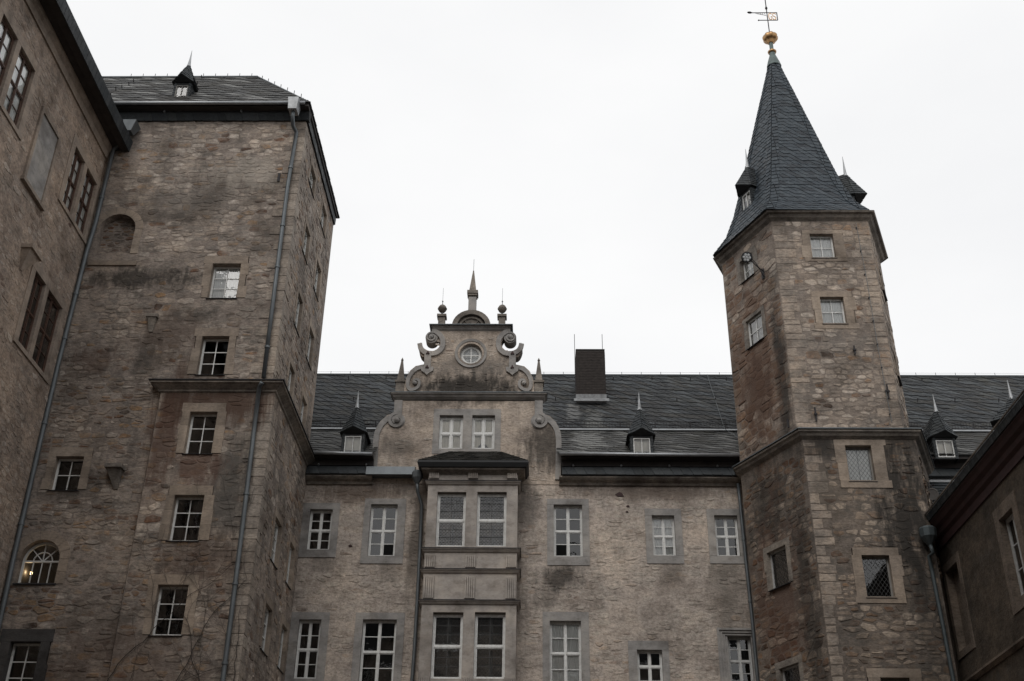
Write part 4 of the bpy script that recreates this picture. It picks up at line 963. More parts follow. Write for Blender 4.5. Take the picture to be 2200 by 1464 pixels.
mwin([(1190, 1088), (1250.6, 1088), (1189, 1199), (1252, 1199)], [(1176, 1072.4), (1264.5, 1072), (1175, 1215), (1268, 1214)])
mwin([(1399, 1111), (1447, 1111), (1403.4, 1197), (1452.6, 1197)], [(1385, 1092.7), (1463, 1093.5), (1389.5, 1211), (1470, 1211)], curtain=('net', 0.))
mwin([(1532, 1111), (1583, 1111), (1540, 1198), (1589, 1198)], [(1517.5, 1093.5), (1598, 1094), (1525.6, 1211), (1605, 1211)], curtain=None)
mwin([(1181, 1337), (1247.7, 1337), (1181, 1475), (1250, 1475)], [(1166.6, 1315), (1265, 1315), (1165, 1490), (1268, 1490)], curtain='net')
mwin([(1367, 1399), (1421, 1399), (1371, 1468), (1425, 1468)], [(1349.6, 1377), (1436, 1377), (1352, 1484), (1441, 1484)], rows=2)
f10, e10 = mwin([(1561, 1370), (1611, 1370), (1569, 1475), (1620, 1475)], [(1541, 1349), (1624, 1349), (1549, 1490), (1634, 1490)], mat='offwhite')
for k in range(3):   # moulded frame of the window beside the stair tower
    q = MB(); e = .07+.09*k; a, b, c, d_ = e10[0]+e, e10[1], e10[2]+.2, e10[3]-e
    strip(q, FM, [(a, c), (a, d_), (b, d_)], .04, .03, .07); q.build('moulded_rib', 'trim', f10)
# bay (oriel)
YB = 37.2; FB = Frame((0, YB, 0), (1, 0, 0)); hB = []
bx0 = (FB.px(918, 1040)[0]+FB.px(903, 1400)[0])/2; bx1 = (FB.px(1113, 1040)[0]+FB.px(1108, 1400)[0])/2
zb = lambda y, d=0: FB.px(1010, y, d)[1]
def bwin(fx):
    rec = .16; q = [FB.px(x, y, -rec) for x, y in fx]
    r = ((q[0][0]+q[2][0])/2, (q[1][0]+q[3][0])/2, (q[2][1]+q[3][1])/2, (q[0][1]+q[1][1])/2)
    window(FB, r, Mb, cols=1, rows=2, sashes=(1, 2), rec=rec, fw=.06, mat='white', cames=True, holes=hB)
bwin([(940.5, 1062.6), (1002.6, 1062.6), (935.5, 1177.7), (998, 1177.7)]); bwin([(1026, 1062.6), (1090, 1062.6), (1023, 1177.7), (1086, 1177.7)])
bwin([(930.6, 1320.5), (996.7, 1320.5), (925.6, 1461), (991, 1461)]); bwin([(1020.5, 1320.5), (1088.6, 1320.5), (1017, 1461), (1082.6, 1461)])
hB = [(h[0], h[1], h[2], h[3]+.03) for h in hB]
ztop = zb(1000, .0)
wall(FB, [(bx0, 2), (bx1, 2), (bx1, ztop), (bx0, ztop)], hB, Mb, 'baytrim', name='oriel_front')
q = MB(); q.add([(bx1, YB, 2), (bx1, YM+.01, 2), (bx1, YM+.01, ztop), (bx1, YB, ztop), (bx0, YB, 2), (bx0, YM+.01, 2), (bx0, YM+.01, ztop), (bx0, YB, ztop)], [(0, 1, 2, 3), (5, 4, 7, 6), (0, 4, 5, 1)], .5); q.build('oriel_sides', 'baytrim', Mb)
pb = [(bx0, YM), (bx0, YB), (bx1, YB), (bx1, YM)]
CP = [(-.05, .0), (.11, -.02), (.11, -.065), (.08, -.09), (.05, -.15), (.02, -.18), (-.05, -.18)]
for y0, y1 in ((1033, 1040), (1178, 1190), (1223, 1234), (1290, 1302)):
    s_ = (zb(y0, .16)-zb(y1, .03))/.2; s_ = max(.8, min(1.3, s_))
    q = MB(); q.moulding(pb, zb(y0, .16)+.04, [(o_, dz*s_) for o_, dz in CP]); q.build('oriel_cornice', 'baytrim', Mb)
    q = MB(); q.moulding(pb, zb(y0, .16)+.04, [(-.05, .05), (.13, .0), (.13, -.025), (-.05, .02)]); q.build('cornice_flashing', 'iron', Mb)
for (y0, y1) in ((1193, 1222), (1238, 1289), (1009, 1031), (1455, 1500)):   # fluted pilasters
    Z1, Z0 = zb(y0), zb(y1)
    for cx_ in (bx0+.2, (bx0+bx1)/2, bx1-.2):
        q = MB(); q.box(FB, cx_-.17, cx_+.17, Z0, Z1, -.02, .025); qp = q.build('fluted_pilaster', 'baytrim', Mb)
        q = MB(); 
        for k in range(5): q.box(FB, cx_-.165+k*.07, cx_-.115+k*.07, Z0+.03, Z1-.03, .024, .085)
        q.build('flutes', 'baytrim', qp)
# bay roof
ze = zb(1003, .3); zr = FM.px(1010, 972)[1]
ei = [(bx0-.28, YM), (bx0-.28, YB-.32), (bx1+.28, YB-.32), (bx1+.28, YM)]
q = MB(); q.moulding([(bx0, YM), (bx0, YB), (bx1, YB), (bx1, YM)], ze-.17, [(-.05, .15), (.25, .15), (.22, .1), (.08, .03), (.03, 0), (-.05, 0)]); q.build('oriel_cornice', 'darktrim', Mb)
q = MB(); q.moulding([(bx0, YM), (bx0, YB), (bx1, YB), (bx1, YM)], ze, [(-.05, .24), (.36, .22), (.38, .14), (.3, .0), (-.05, -.02)]); q.build('oriel_gutter', 'slate_dark', Mb)
E0, E1, E2, E3 = (bx0-.34, YM, ze+.22), (bx0-.34, YB-.34, ze+.22), (bx1+.34, YB-.34, ze+.22), (bx1+.34, YM, ze+.22)
zr = max(zr, ze+.55); R0, R1 = (bx0+.65, YM-.02, zr), (bx1-.65, YM-.02, zr)
q = MB(); q.add([E0, E1, E2, E3, R0, R1], [(1, 2, 5, 4), (0, 1, 4), (2, 3, 5), (0, 3, 2, 1)], .5); q.build('oriel_roof', 'slate_dark', Mb)
pc = Pieces()
for pl_ in ((E1, E2, R1, R0), (E0, E1, R0), (E2, E3, R1)):
    rfm = roof_frame(pl_[0], pl_[1], pl_[-1]); slates(pc, rfm, [to2(rfm, p) for p in pl_], .2, .13, .08, 0, .02, .012)
M['slate_moss'] = slate_mat('mossy_slate', [(.015, .015, .014), (.028, .027, .024), (.06, .058, .053)], .35, .7)
pc.flush(Mb, 'slate_moss', 'oriel_slate', 'oriel_slates', 150)

# ---- gable
GC = (FM.px(845, 852)[0]+FM.px(1170, 857)[0])/2
GP = lambda x, y, d=0.: FM.px(x, y, d)
zc1 = (GP(852, 862)[1]+GP(1165, 862)[1])/2; zc2 = GP(1010, 714)[1]
def mirror(pts): return pts+[(2*GC-u, v) for u, v in reversed(pts)]
Hg = lambda lst: [(-abs(GP(x, y)[0]-GC)+GC, GP(x, y)[1]) for x, y in lst]
low = Hg([(800, 1040), (801, 985), (803, 950), (807, 926), (817, 906), (832, 893), (847, 889), (848, 862)])
lowpoly = mirror(low); lowpoly = lowpoly[::-1]
zbase = 17.3; lowpoly = [(u, max(v, zbase)) for u, v in lowpoly]
# pair of curtained windows with one stone frame
hG = []
gw = []
for fx, tn in (([(944.6, 897.7), (995.4, 897.7), (943, 968), (994, 968)], False), ([(1014, 897.7), (1063, 897.7), (1014, 968), (1063, 968)], True)):
    q = [FM.px(x, y, -.12) for x, y in fx]; r = ((q[0][0]+q[2][0])/2, (q[1][0]+q[3][0])/2, (q[2][1]+q[3][1])/2, (q[0][1]+q[1][1])/2); gw.append(r)
    window(FM, r, Mb, cols=2, rows=2, sashes=(2, 2), rec=.12, fw=.065, mat='white', curtain='curtain', torn=tn, label='gable window with torn cream curtain' if tn else None)
zz0, zz1 = gw[0][2], gw[0][3]+.03
for (a, b, c, d_, nm) in ((gw[0][0]-.22, gw[0][0], zz0, zz1, 'window_jamb'), (gw[1][1], gw[1][1]+.22, zz0, zz1, 'window_jamb'), (gw[0][1], gw[1][0], zz0, zz1, 'window_mullion'), (gw[0][0]-.22, gw[1][1]+.22, zz1, zz1+.25, 'window_lintel'), (gw[0][0]-.22, gw[1][1]+.22, zz0-.2, zz0, 'window_sill')):
    q = MB(); q.box(FM, a, b, c, d_, -.16, .04); q.build(nm, 'trim', Mb)
hG.append((gw[0][0]-.2, gw[1][1]+.2, zz0-.18, zz1+.23))
wall(FM, lowpoly, hG, Mb, 'gable_plaster', name='gable_wall', d=.02)
q = MB(); n = len(lowpoly); q.add([FM.P(u, v, .02) for u, v in lowpoly]+[FM.P(u, v, -.45) for u, v in lowpoly], [(i, n+i, n+(i+1) % n, (i+1) % n) for i in range(n)]+[tuple(range(2*n-1, n-1, -1))], .5); q.build('gable_back', 'trim', Mb)
# upper stage outline
up = Hg([(868, 842), (869, 828), (873, 812), (881, 797), (893, 787), (912, 783), (912.5, 768), (908, 767), (904, 763), (901, 756), (899.5, 749), (900, 742), (903.5, 736), (905, 741), (908, 746), (913, 750.5), (919, 753.5), (926, 754.7), (933, 754),
         (938, 751.5), (943.5, 746), (945.5, 738), (943.5, 730.5), (939, 724), (932, 717), (928, 712)])
uppoly = mirror(up)[::-1]
rc_ = GP(1016.3, 760); rcx = GC+.02; Rw = 21/2478*46.0; circ = lambda R_, n=28: [(rcx+R_*math.cos(2*math.pi*i/n), rc_[1]+R_*1.02*math.sin(2*math.pi*i/n)) for i in range(n)]
RI = (GP(1037.5, 760)[0]-GP(995, 760)[0])/2; RO = (GP(1051, 760)[0]-GP(982, 760)[0])/2
wall(FM, uppoly, [circ(RI+.05)], Mb, 'gable_plaster', name='gable_wall', d=.01, depth=.35)
q = MB(); n = len(uppoly); q.add([FM.P(u, v, .01) for u, v in uppoly]+[FM.P(u, v, -.4) for u, v in uppoly], [(i, n+i, n+(i+1) % n, (i+1) % n) for i in range(n)], .5); q.build('gable_edge', 'darktrim', Mb)
pt = tess(uppoly, [circ(RI+.05)]); q = MB(); q.add([FM.P(u, v, -.4) for u, v in tess.v], [tuple(reversed(t)) for t in pt], .5); q.build('gable_back', 'darktrim', Mb)
# round window
q = MB(); ci, co = circ(RI, 32), circ(RO, 32); ci.append(ci[0]); co.append(co[0])
cim = circ(RI+.14, 32); cim.append(cim[0])
n_ = 33; vs_ = []
for a, b, c in zip(ci, cim, co): vs_ += [FM.P(*a, -.2), FM.P(*b, .03), FM.P(*c, .06), FM.P(*c, 0)]
q.add(vs_, [(i*4+k, i*4+k+1, i*4+k+5, i*4+k+4) for i in range(32) for k in range(3)], .5); rw = q.build('round_window', 'trim', Mb, smooth=False, label='round window with splayed stone ring')
q = MB(); c1, c2 = circ(RI-.075, 32), circ(RI+.01, 32); c1.append(c1[0]); c2.append(c2[0]); ring2(c1, c2, -.22, -.17, q, FM); q.build('window_frame', 'white', rw)
q = MB(); q.box(FM, rcx-.02, rcx+.02, rc_[1]-RI+.04, rc_[1]+RI-.04, -.21, -.175); q.build('glazing_bar', 'white', rw)
q = MB(); q.box(FM, rcx-RI+.04, rcx+RI-.04, rc_[1]-.02, rc_[1]+.02, -.209, -.176); q.build('glazing_bar', 'white', rw)
c3 = circ(RI-.03, 24); link('pane', [FM.P(*p, -.2) for p in c3], [tuple(range(24))], 'glass', rw)
link('curtain', [FM.P(*p, -.3) for p in c3], [tuple(range(24))], 'net', rw)
# volute bands
def spiral(cx_, cz, r0, r1, a0, turns, n=40, sgn=1): return [(cx_+(r0+(r1-r0)*i/n)*math.cos(a0+sgn*2*math.pi*turns*i/n), cz+(r0+(r1-r0)*i/n)*math.sin(a0+sgn*2*math.pi*turns*i/n)) for i in range(n+1)]
bw = .22
for s_ in (-1, 1):
    S = lambda pts: pts if s_ < 0 else [(2*GC-u, v) for u, v in pts]
    def band(pix, wdt, nm='gable_volute', d1=.08, mat='trim', tp=None):
        # smooth the traced line
        p = Hg(pix); out = []
        for i in range(len(p)-1):
            p0, p1, p2, p3 = p[max(i-1, 0)], p[i], p[i+1], p[min(i+2, len(p)-1)]
            for k in range(5):
                t = k/5; out.append(tuple(.5*(2*p1[j]+(p2[j]-p0[j])*t+(2*p0[j]-5*p1[j]+4*p2[j]-p3[j])*t*t+(3*p1[j]-p0[j]-3*p2[j]+p3[j])*t**3) for j in (0, 1)))
        out.append(p[-1]); q = MB(); strip(q, FM, S(out), wdt, -.02, d1, .5, tp); return q.build(nm, mat, Mb)
    # lower stage: side scroll
    band([(804, 1030), (806, 985), (808, 950), (812, 928), (822, 911), (836, 900), (848, 897)], .2, d1=.07)
    sc = Hg([(853, 905)])[0]; q = MB(); strip(q, FM, S(spiral(sc[0], sc[1], .3, .1, math.pi*.5, 1.4)), .11, 0, .09); q.lathe(FM.P(*S([sc])[0], .02), [(.1, 0), (.1, .09), (.03, .14)], 12, (0, -1, 0)); q.prism(FM, [( S([sc])[0][0]+.3*math.cos(a), sc[1]+.3*math.sin(a)) for a in [i*math.pi/10 for i in range(20)]], 0, .045); q.build('gable_volute', 'trim', Mb)
    # upper stage: lower scroll
    band([(912, 790), (898, 793), (886, 802), (878, 815), (876, 828), (880, 838), (890, 838), (899, 832), (901, 823), (897, 817), (890, 819), (889, 825)], .16, d1=.08, tp=.5)
    sc = Hg([(892, 825)])[0]; q = MB(); q.lathe(FM.P(*S([sc])[0], .02), [(.07, 0), (.07, .09), (.02, .13)], 12, (0, -1, 0)); q.build('volute_boss', 'trim', Mb)
    # upper stage: big C scroll
    band([(902, 740), (904, 749), (909, 756), (917, 760.5), (927, 762), (938, 760), (947, 753), (951.5, 743), (951, 731), (945, 721), (936, 714.5), (928, 713.5)], .185, d1=.09)
    sc = Hg([(927.5, 726.3)])[0]; S1 = S([sc])[0]; cr_ = 12.3/2478*47.
    q = MB(); q.prism(FM, [(S1[0]+cr_*math.cos(i*math.pi/14), S1[1]+cr_*1.05*math.sin(i*math.pi/14)) for i in range(28)], -.4, .05); q.build('gable_curl', 'trim', Mb)
    q = MB(); strip(q, FM, S(spiral(sc[0], sc[1], cr_*.86, .05, math.pi*.5, 1.5, 36, 1)), .06, .04, .1); q.lathe(FM.P(*S1, .04), [(.07, 0), (.07, .06), (.02, .1)], 12, (0, -1, 0)); q.build('curl_spiral', 'trim', Mb)
    # strap pilaster between the scrolls
    a = Hg([(913, 757), (925, 800)]); u0, u1 = min(a[0][0], a[1][0]), max(a[0][0], a[1][0]); (u0, u1) = (u0, u1) if s_ < 0 else (2*GC-u1, 2*GC-u0)
    q = MB(); q.box(FM, u0, u1, a[1][1], a[0][1], 0, .11); q.build('strapwork', 'trim', Mb)
    q = MB(); cz = a[1][1]; q.prism(FM, [((u0+u1)/2+dx, cz+dz) for dx, dz in ((-.24, .18), (-.22, .02), (-.1, -.06), (0, -.16), (.1, -.06), (.22, .02), (.24, .18))], 0, .1); q.build('strapwork', 'trim', Mb)
    for yy in (761, 791):
        z = GP(915, yy)[1]; q = MB(); q.prism(FM, [((u0+u1)/2-.07, z-.06), ((u0+u1)/2+.07, z-.06), ((u0+u1)/2, z+.07)], .1, .15); q.build('diamond_point', 'redsoffit', Mb)
    # pilasters of the lower stage
    a = Hg([(848, 864), (863, 898)]); u0, u1 = sorted((a[0][0], a[1][0])); (u0, u1) = (u0, u1) if s_ < 0 else (2*GC-u1, 2*GC-u0)
    q = MB(); q.box(FM, u0, u1, a[1][1], zc1, 0, .07); q.build('gable_pilaster', 'trim', Mb)
    # obelisks standing on the lower cornice
    ux = Hg([(859, 830)])[0][0]; ux = ux if s_ < 0 else 2*GC-ux; z0, z1, z2 = GP(859, 842)[1], GP(859, 817)[1], GP(863, 770)[1]
    q = MB(); f_ = FM; q.box(f_, ux-.16, ux+.16, z0-.05, z1-.06, -.38, -.04); ob = q.build('obelisk', 'darktrim', Mb)
    q = MB(); q.box(f_, ux-.2, ux+.2, z1-.06, z1+.02, -.42, -.0); q.build('obelisk_cap', 'darktrim', ob)
    q = MB(); e = .14; q.hull8([f_.P(ux-e, z1+.02, -.07), f_.P(ux+e, z1+.02, -.07), f_.P(ux+e, z1+.02, -.35), f_.P(ux-e, z1+.02, -.35), f_.P(ux-.035, z2, -.18), f_.P(ux+.035, z2, -.18), f_.P(ux+.035, z2, -.24), f_.P(ux-.035, z2, -.24)]); q.lathe(f_.P(ux, z2-.02, -.21), [(.03, 0), (.055, .05), (.03, .1), (.005, .16)], 8); q.build('obelisk_shaft', 'darktrim', ob)
    # ball finials on the upper cornice
    ux = Hg([(948, 690)])[0][0]; ux = ux if s_ < 0 else 2*GC-ux; z0, z1, zb_ = GP(948, 698)[1], GP(948, 677)[1], GP(949, 658)[1]
    q = MB(); q.box(f_, ux-.13, ux+.13, z0-.05, z1-.02, -.34, -.08); bf = q.build('ball_finial', 'darktrim', Mb)
    q = MB(); q.box(f_, ux-.18, ux+.18, z1-.02, z1+.08, -.39, -.03); q.build('finial_cap', 'darktrim', bf)
    q = MB(); rr = .165; q.lathe(f_.P(ux, zb_, -.21), [(rr*math.sin(a)*(1.12 if k == 5 else 1), -rr*math.cos(a)*1.1) for k, a in enumerate([.15+i*.283 for i in range(11)])], 14); q.build('finial_ball', 'darktrim', bf, smooth=True)
    q = MB(); q.tube([f_.P(ux, z1+.05, -.21), f_.P(ux, zb_-.1, -.21)], .035, 8); q.tube([f_.P(ux, zb_+.1, -.21), f_.P(ux, zb_+.38, -.21)], .015, 6); q.lathe(f_.P(ux, zb_+.3, -.21), [(.01, 0), (.035, .035), (.01, .07)], 8); q.tube([f_.P(ux, zb_+.38, -.21), f_.P(ux, zb_+.95, -.21)], .006, 5); q.build('lightning_rod', 'zinc', bf)
# cornices of the gable (front and end returns)
CG = [(-.1, 0.), (.2, -.02), (.2, -.07), (.14, -.1), (.1, -.16), (.04, -.2), (0, -.23), (-.1, -.23)]
def gcornice(x0, x1, z, sc_=1.):
    pt = [(x0, YM+.42), (x0, YM), (x1, YM), (x1, YM+.42)]
    q = MB(); q.moulding(pt, z, [(o_, dz*sc_) for o_, dz in CG]); q.build('gable_cornice', 'trim', Mb)
    q = MB(); q.moulding(pt, z, [(-.3, .06), (.225, .0), (.225, -.025), (-.3, .02)]); q.build('cornice_flashing', 'zinc', Mb)
    q = MB(); q.box(FM, x0+.01, x1-.01, z-.21, z+.02, -.42, -.02); q.build('cornice_core', 'trim', Mb)
zA = GP(1010, 842, .2)[1]; gcornice(Hg([(852, 850)])[0][0], 2*GC-Hg([(852, 850)])[0][0], zA)
zB2 = GP(1010, 698, .15)[1]; CG = [(o_*.72, dz*.95) for o_, dz in CG]; gcornice(Hg([(936, 700)])[0][0], 2*GC-Hg([(936, 700)])[0][0], zB2)
# round pediment and central obelisk
pr_ = (GP(1055, 697)[0]-GP(972, 697)[0])/2; pz = zB2-.02
n = 16; arcp = lambda R_: [(GC+R_*math.cos(math.pi*i/n), pz+R_*.97*math.sin(math.pi*i/n)) for i in range(n+1)]
q = MB(); q.prism(FM, arcp(pr_-.1), -.4, -.06); pd = q.build('pediment', 'darktrim', Mb)
q = MB(); ring2(arcp(pr_-.19), arcp(pr_), -.42, .1, q, FM); ring2(arcp(pr_-.33), arcp(pr_-.25), -.1, 0, q, FM); q.build('pediment_arch', 'darktrim', pd)
q = MB()
for sg in (-1, 1): strip(q, FM, [(GC+sg*.12, pz+.08), (GC+sg*.3, pz+.42)], .03, -.06, -.02)
strip(q, FM, [(GC-.12, pz+.08), (GC+.12, pz+.08)], .03, -.06, -.02); q.build('pediment_carving', 'darktrim', pd)
z0, z1, z2, z3 = pz+pr_*.97-.05, GP(1015, 639, -.1)[1], GP(1015, 626, -.1)[1], GP(1015.4, 582, -.2)[1]
q = MB(); q.box(FM, GC-.15, GC+.15, z0, z1, -.36, -.06); q.box(FM, GC-.2, GC+.2, z0, z0+.1, -.4, -.02); ob = q.build('obelisk', 'trim', Mb, label='tall central obelisk crowning the gable')
q = MB(); q.box(FM, GC-.21, GC+.21, z1+.14, z2, -.42, .0); q.box(FM, GC-.18, GC+.18, z1+.06, z1+.14, -.39, -.03); q.build('obelisk_cap', 'darktrim', ob)
q = MB(); e = .14; q.hull8([FM.P(GC-e, z2, -.07), FM.P(GC+e, z2, -.07), FM.P(GC+e, z2, -.35), FM.P(GC-e, z2, -.35), FM.P(GC-.02, z3, -.19), FM.P(GC+.02, z3, -.19), FM.P(GC+.02, z3, -.23), FM.P(GC-.02, z3, -.23)]); q.build('obelisk_shaft', 'darktrim', ob)
q = MB(); q.tube([FM.P(GC, z3-.05, -.21), FM.P(GC, z3+.55, -.21)], .008, 5); q.build('lightning_rod', 'zinc', ob)

# ---- facade wall
wall(FM, [(-9.0, 0), (14.5, 0), (14.5, 17.5), (-9.0, 17.5)], hM, Mb, 'plaster')
pc = Pieces(); bay = (bx0, bx1, 0, 18)
rubble(pc, FM, [(-8.2, 9.5), (7.2, 9.5), (7.2, 17.35), (-8.2, 17.35)], [e for e in hM]+[bay], (.12, .26), (.22, .6), .04, (.001, .016), .8, rnd_fn(.03, .06, .06), round_=1.2, patch=.8)
rg = rnd_fn(.04, .05, .06)
rubble(pc, FM, [(low[0][0]+.35, 17.6), (2*GC-low[0][0]-.35, 17.6), (2*GC-low[0][0]-.35, 19.3), (low[0][0]+.35, 19.3)], hG+[(bx0-.4, bx1+.4, 17, zr)], (.12, .22), (.22, .55), .07, (.004, .018), .4, rg, d=.02, round_=.42)
rubble(pc, FM, [(Hg([(900, 840)])[0][0], zA+.05), (2*GC-Hg([(900, 840)])[0][0], zA+.05), (2*GC-Hg([(930, 720)])[0][0]-.2, zB2-.4), (Hg([(930, 720)])[0][0]+.2, zB2-.4)], [(rcx-RO, rcx+RO, rc_[1]-RO, rc_[1]+RO)], (.1, .2), (.18, .5), .06, (.005, .02), .6, rg, d=.01, round_=.42)
pc.flush(Mb, 'stone_plaster', 'stone', 'stones')
for (px_, py_, s_) in ((1331, 1063, .3), (1349, 1088, .12), (1347, 1100, .1), (753, 1173, .14)):
    c = FM.px(px_, py_); q = MB(); q.prism(FM, [(c[0]-s_*.5, c[1]), (c[0]-.2*s_, c[1]-.25*s_), (c[0]+.5*s_, c[1]-.22*s_), (c[0]+.3*s_, c[1]+.15*s_), (c[0], c[1]+.3*s_)], 0, .03); q.build('exposed_stone', 'redsoffit', Mb)
# eaves of the main range
gl = low[0][0]; gr_ = 2*GC-gl
for (x0, x1) in ((XL+.02, gl+.01), (gr_-.01, 7.3), (12.9, 20)):
    if x0 < 12: q = MB(); q.moulding([(x0, YM), (x1, YM)], 17.42, [(-.1, .3), (.32, .26), (.32, .2), (.24, .13), (.12, .08), (.08, .0), (0, -.02), (-.1, -.02)]); q.build('eave_cornice', 'darktrim', Mb)
    x0b = x0 if x0 < 0 else x0+.1
    if x0 > 12: x0b = x0
    fz = Frame((0, YM-.36, 17.68), (1, 0, 0), (0, .12, .36)); q = MB(); q.box(fz, x0b, x1, 0, .37, -.05, 0); q.build('eave_skirt', 'slate_dark', Mb)
    pc = Pieces(); slates(pc, fz, rpoly((x0b, x1, 0, .38)), .34, .4, .16, 0, .03, .012); pc.flush(Mb, 'slate', 'eave_slate', 'eave_slates', 60)
    q = MB(); q.add([(x0b, YM-.3, 18.05), (x1, YM-.3, 18.05), (x1, YM-.02, 18.13), (x0b, YM-.02, 18.13)], [(0, 1, 2, 3)], .5); q.build('skirt_flashing', 'slate_dark', Mb)
    q = MB(); q.box(FM, x0b, x1, 18.0, 18.36, -.1, .2); q.box(FM, x0b, x1, 18.3, 18.4, .2, .52); q.build('eave_fascia', 'soffit', Mb)
    k = x0b+.4
    while k < x1: q = MB(); q.lathe((k, YM-.23, 18.06), [(.03, 0), (.045, .04), (.02, .09)], 6); q.build('gutter_bracket', 'gutter', Mb); k += 1.7
    if x0 > 12: continue
    q = MB(); q.tube([(x0, YM-.6, 18.39), (x1, YM-.6, 18.36)], .065, 10); q.build('gutter', 'gutter', Mb, smooth=True)
# zinc flashing at the gable foot
q = MB(); u0, u1 = GP(788, 1000, .3)[0], GP(892, 1000, .3)[0]; q.hull8([(u0, YM-.42, 17.66), (u1, YM-.42, 17.66), (u1, YM-.05, 17.66), (u0, YM-.05, 17.66), (u0, YM-.36, 17.98), (u1, YM-.36, 17.98), (u1, YM-.05, 18.1), (u0, YM-.05, 18.1)]); q.build('zinc_flashing', 'zinc', Mb)
# hopper and pipe left of the oriel
x, y, z = on(897, 1025, 1, YM-.5)
q = MB(); q.lathe((x, y, z-.25), [(.07, 0), (.19, .2), (.2, .42), (.17, .46)], 8); q.build('rain_hopper', 'zinc', Mb)
drainpipe(Mb, [(x, y, z-.22), (x+.02, y+.1, z-.5)]+pixpath(FM, [(906, 1085), (902, 1180), (896, 1300), (890, 1400), (884, 1480), (860, 1800)], .15), .06)
drainpipe(Mb, pixpath(FM, [(1586, 1040), (1590, 1080), (1602, 1200), (1617, 1340), (1626, 1440), (1660, 1750)], .2), .06)
# roof
Y0, Z0, Y1, Z1, Y2, Z2 = YM-.6, 18.42, 40.1, 20.56, 44.0, 25.02; RX0, RX1 = -12.0, 21
q = MB(); ZG = Z0+(38.35-Y0)*(Z1-Z0)/(Y1-Y0)
for (a, b, c, z) in ((RX0, gl+.02, Y0, Z0), (gl+.02, gr_-.02, 38.35, ZG), (gr_-.02, RX1, Y0, Z0)): q.add([(a, c, z), (b, c, z), (b, Y1, Z1), (a, Y1, Z1)], [(0, 1, 2, 3)], .5)
q.add([(RX0, Y1, Z1), (RX1, Y1, Z1), (RX1, Y2, Z2), (RX0, Y2, Z2), (RX1, 50, 18.4), (RX0, 50, 18.4)], [(0, 1, 2, 3), (3, 2, 4, 5)], .5); q.build('roof', 'slate_dark', Mb)
pcl, pcu = Pieces(), Pieces()
fl = roof_frame((0, Y0, Z0), (1, Y0, Z0), (0, Y1, Z1)); L1 = math.hypot(Y1-Y0, Z1-Z0)
fu = roof_frame((0, Y1, Z1), (1, Y1, Z1), (0, Y2, Z2)); L2 = math.hypot(Y2-Y1, Z2-Z1)
for (a, b) in ((RX0+1, gl+.1), (gr_-.1, 7.4), (12.5, 19.5)): slates(pcl, fl, rpoly((a, b, 0, L1)), .42, .31, .3, -.12, .01, .006, .026)
slates(pcu, fu, rpoly((RX0-.2, RX1, 0, L2)), .4, .42, .42, -.14, .01, .006, .03)
pcl.flush(Mb, 'slate_low', 'lower_slate', 'lower_slates'); pcu.flush(Mb, 'slate_main', 'slate', 'slates')
q = MB(); q.tube([(RX0, Y2, Z2+.04), (RX1, Y2, Z2+.04)], .05, 6); q.build('ridge_cap', 'zinc', Mb)
q = MB(); q.box(Frame((0, Y1-.06, Z1+.02), (1, 0, 0), (0, .5, .55)), RX0, RX1, -.07, .06, 0, .035); q.build('break_flashing', 'gutter', Mb)
k = -9.0
while k < 20: q = MB(); q.tube([(k, Y2, Z2), (k, Y2, Z2+.2)], .011, 5); q.build('ridge_pin', 'iron', Mb); k += .84
q = MB(); q.tube([(RX0, Y2, Z2+.18), (RX1, Y2, Z2+.18)], .004, 4); q.build('lightning_wire', 'zinc', Mb)
for x in np.arange(-8.2, 19, 1.63):
    for (dy, st) in ((3.55, 0), (2.0, .7)):
        c = np.array([x+st+random.uniform(-.1, .1), Y1+dy, Z1+dy*(Z2-Z1)/(Y2-Y1)]); q = MB(); q.tube([c, c+np.array([0, -.06, .16]), c+np.array([0, -.1, .1])], .02, 5); q.build('snow_hook', 'iron', Mb)
# snow guard fence
sg = MB(); zz = Z1+.2; yy = Y1+.12
for h_ in (.0, .13, .26): sg.tube([(RX0, yy, zz+h_), (RX1, yy, zz+h_)], .013, 4)
k = RX0
while k < RX1: sg.tube([(k, yy, zz), (k, yy, zz+.26)], .007, 3); k += .11
o = sg.build('snow_guard', 'iron', Mb)
k = RX0+.3
while k < RX1: q = MB(); q.tube([(k, yy-.16, zz-.25), (k, yy, zz-.1), (k, yy, zz+.28)], .02, 5); q.build('snow_guard_post', 'iron', Mb); k += 1.35
# lightning wire down the roof near the stair tower
q = MB(); p1 = (on(1519, 805, 1, Y2)[0], Y2, Z2+.1); p2 = (on(1556, 915, 1, Y1)[0], Y1-.0, Z1+.12); p3 = (7.4, Y0+1.0, Z0+1.0); q.tube([p1, p2, p3], .009, 4); q.build('lightning_wire', 'zinc', Mb)
# gable saddle roof behind
q = MB(); hz = zA+.0; q.add([(GC-2.2, YM+.3, 19.6), (GC+2.2, YM+.3, 19.6), (GC, YM+.3, 21.6), (GC-2.2, 41, 19.6), (GC+2.2, 41, 19.6), (GC, 41.8, 21.6)], [(0, 2, 5, 3), (2, 1, 4, 5)], .5); q.build('gable_roof', 'slate_dark', Mb)
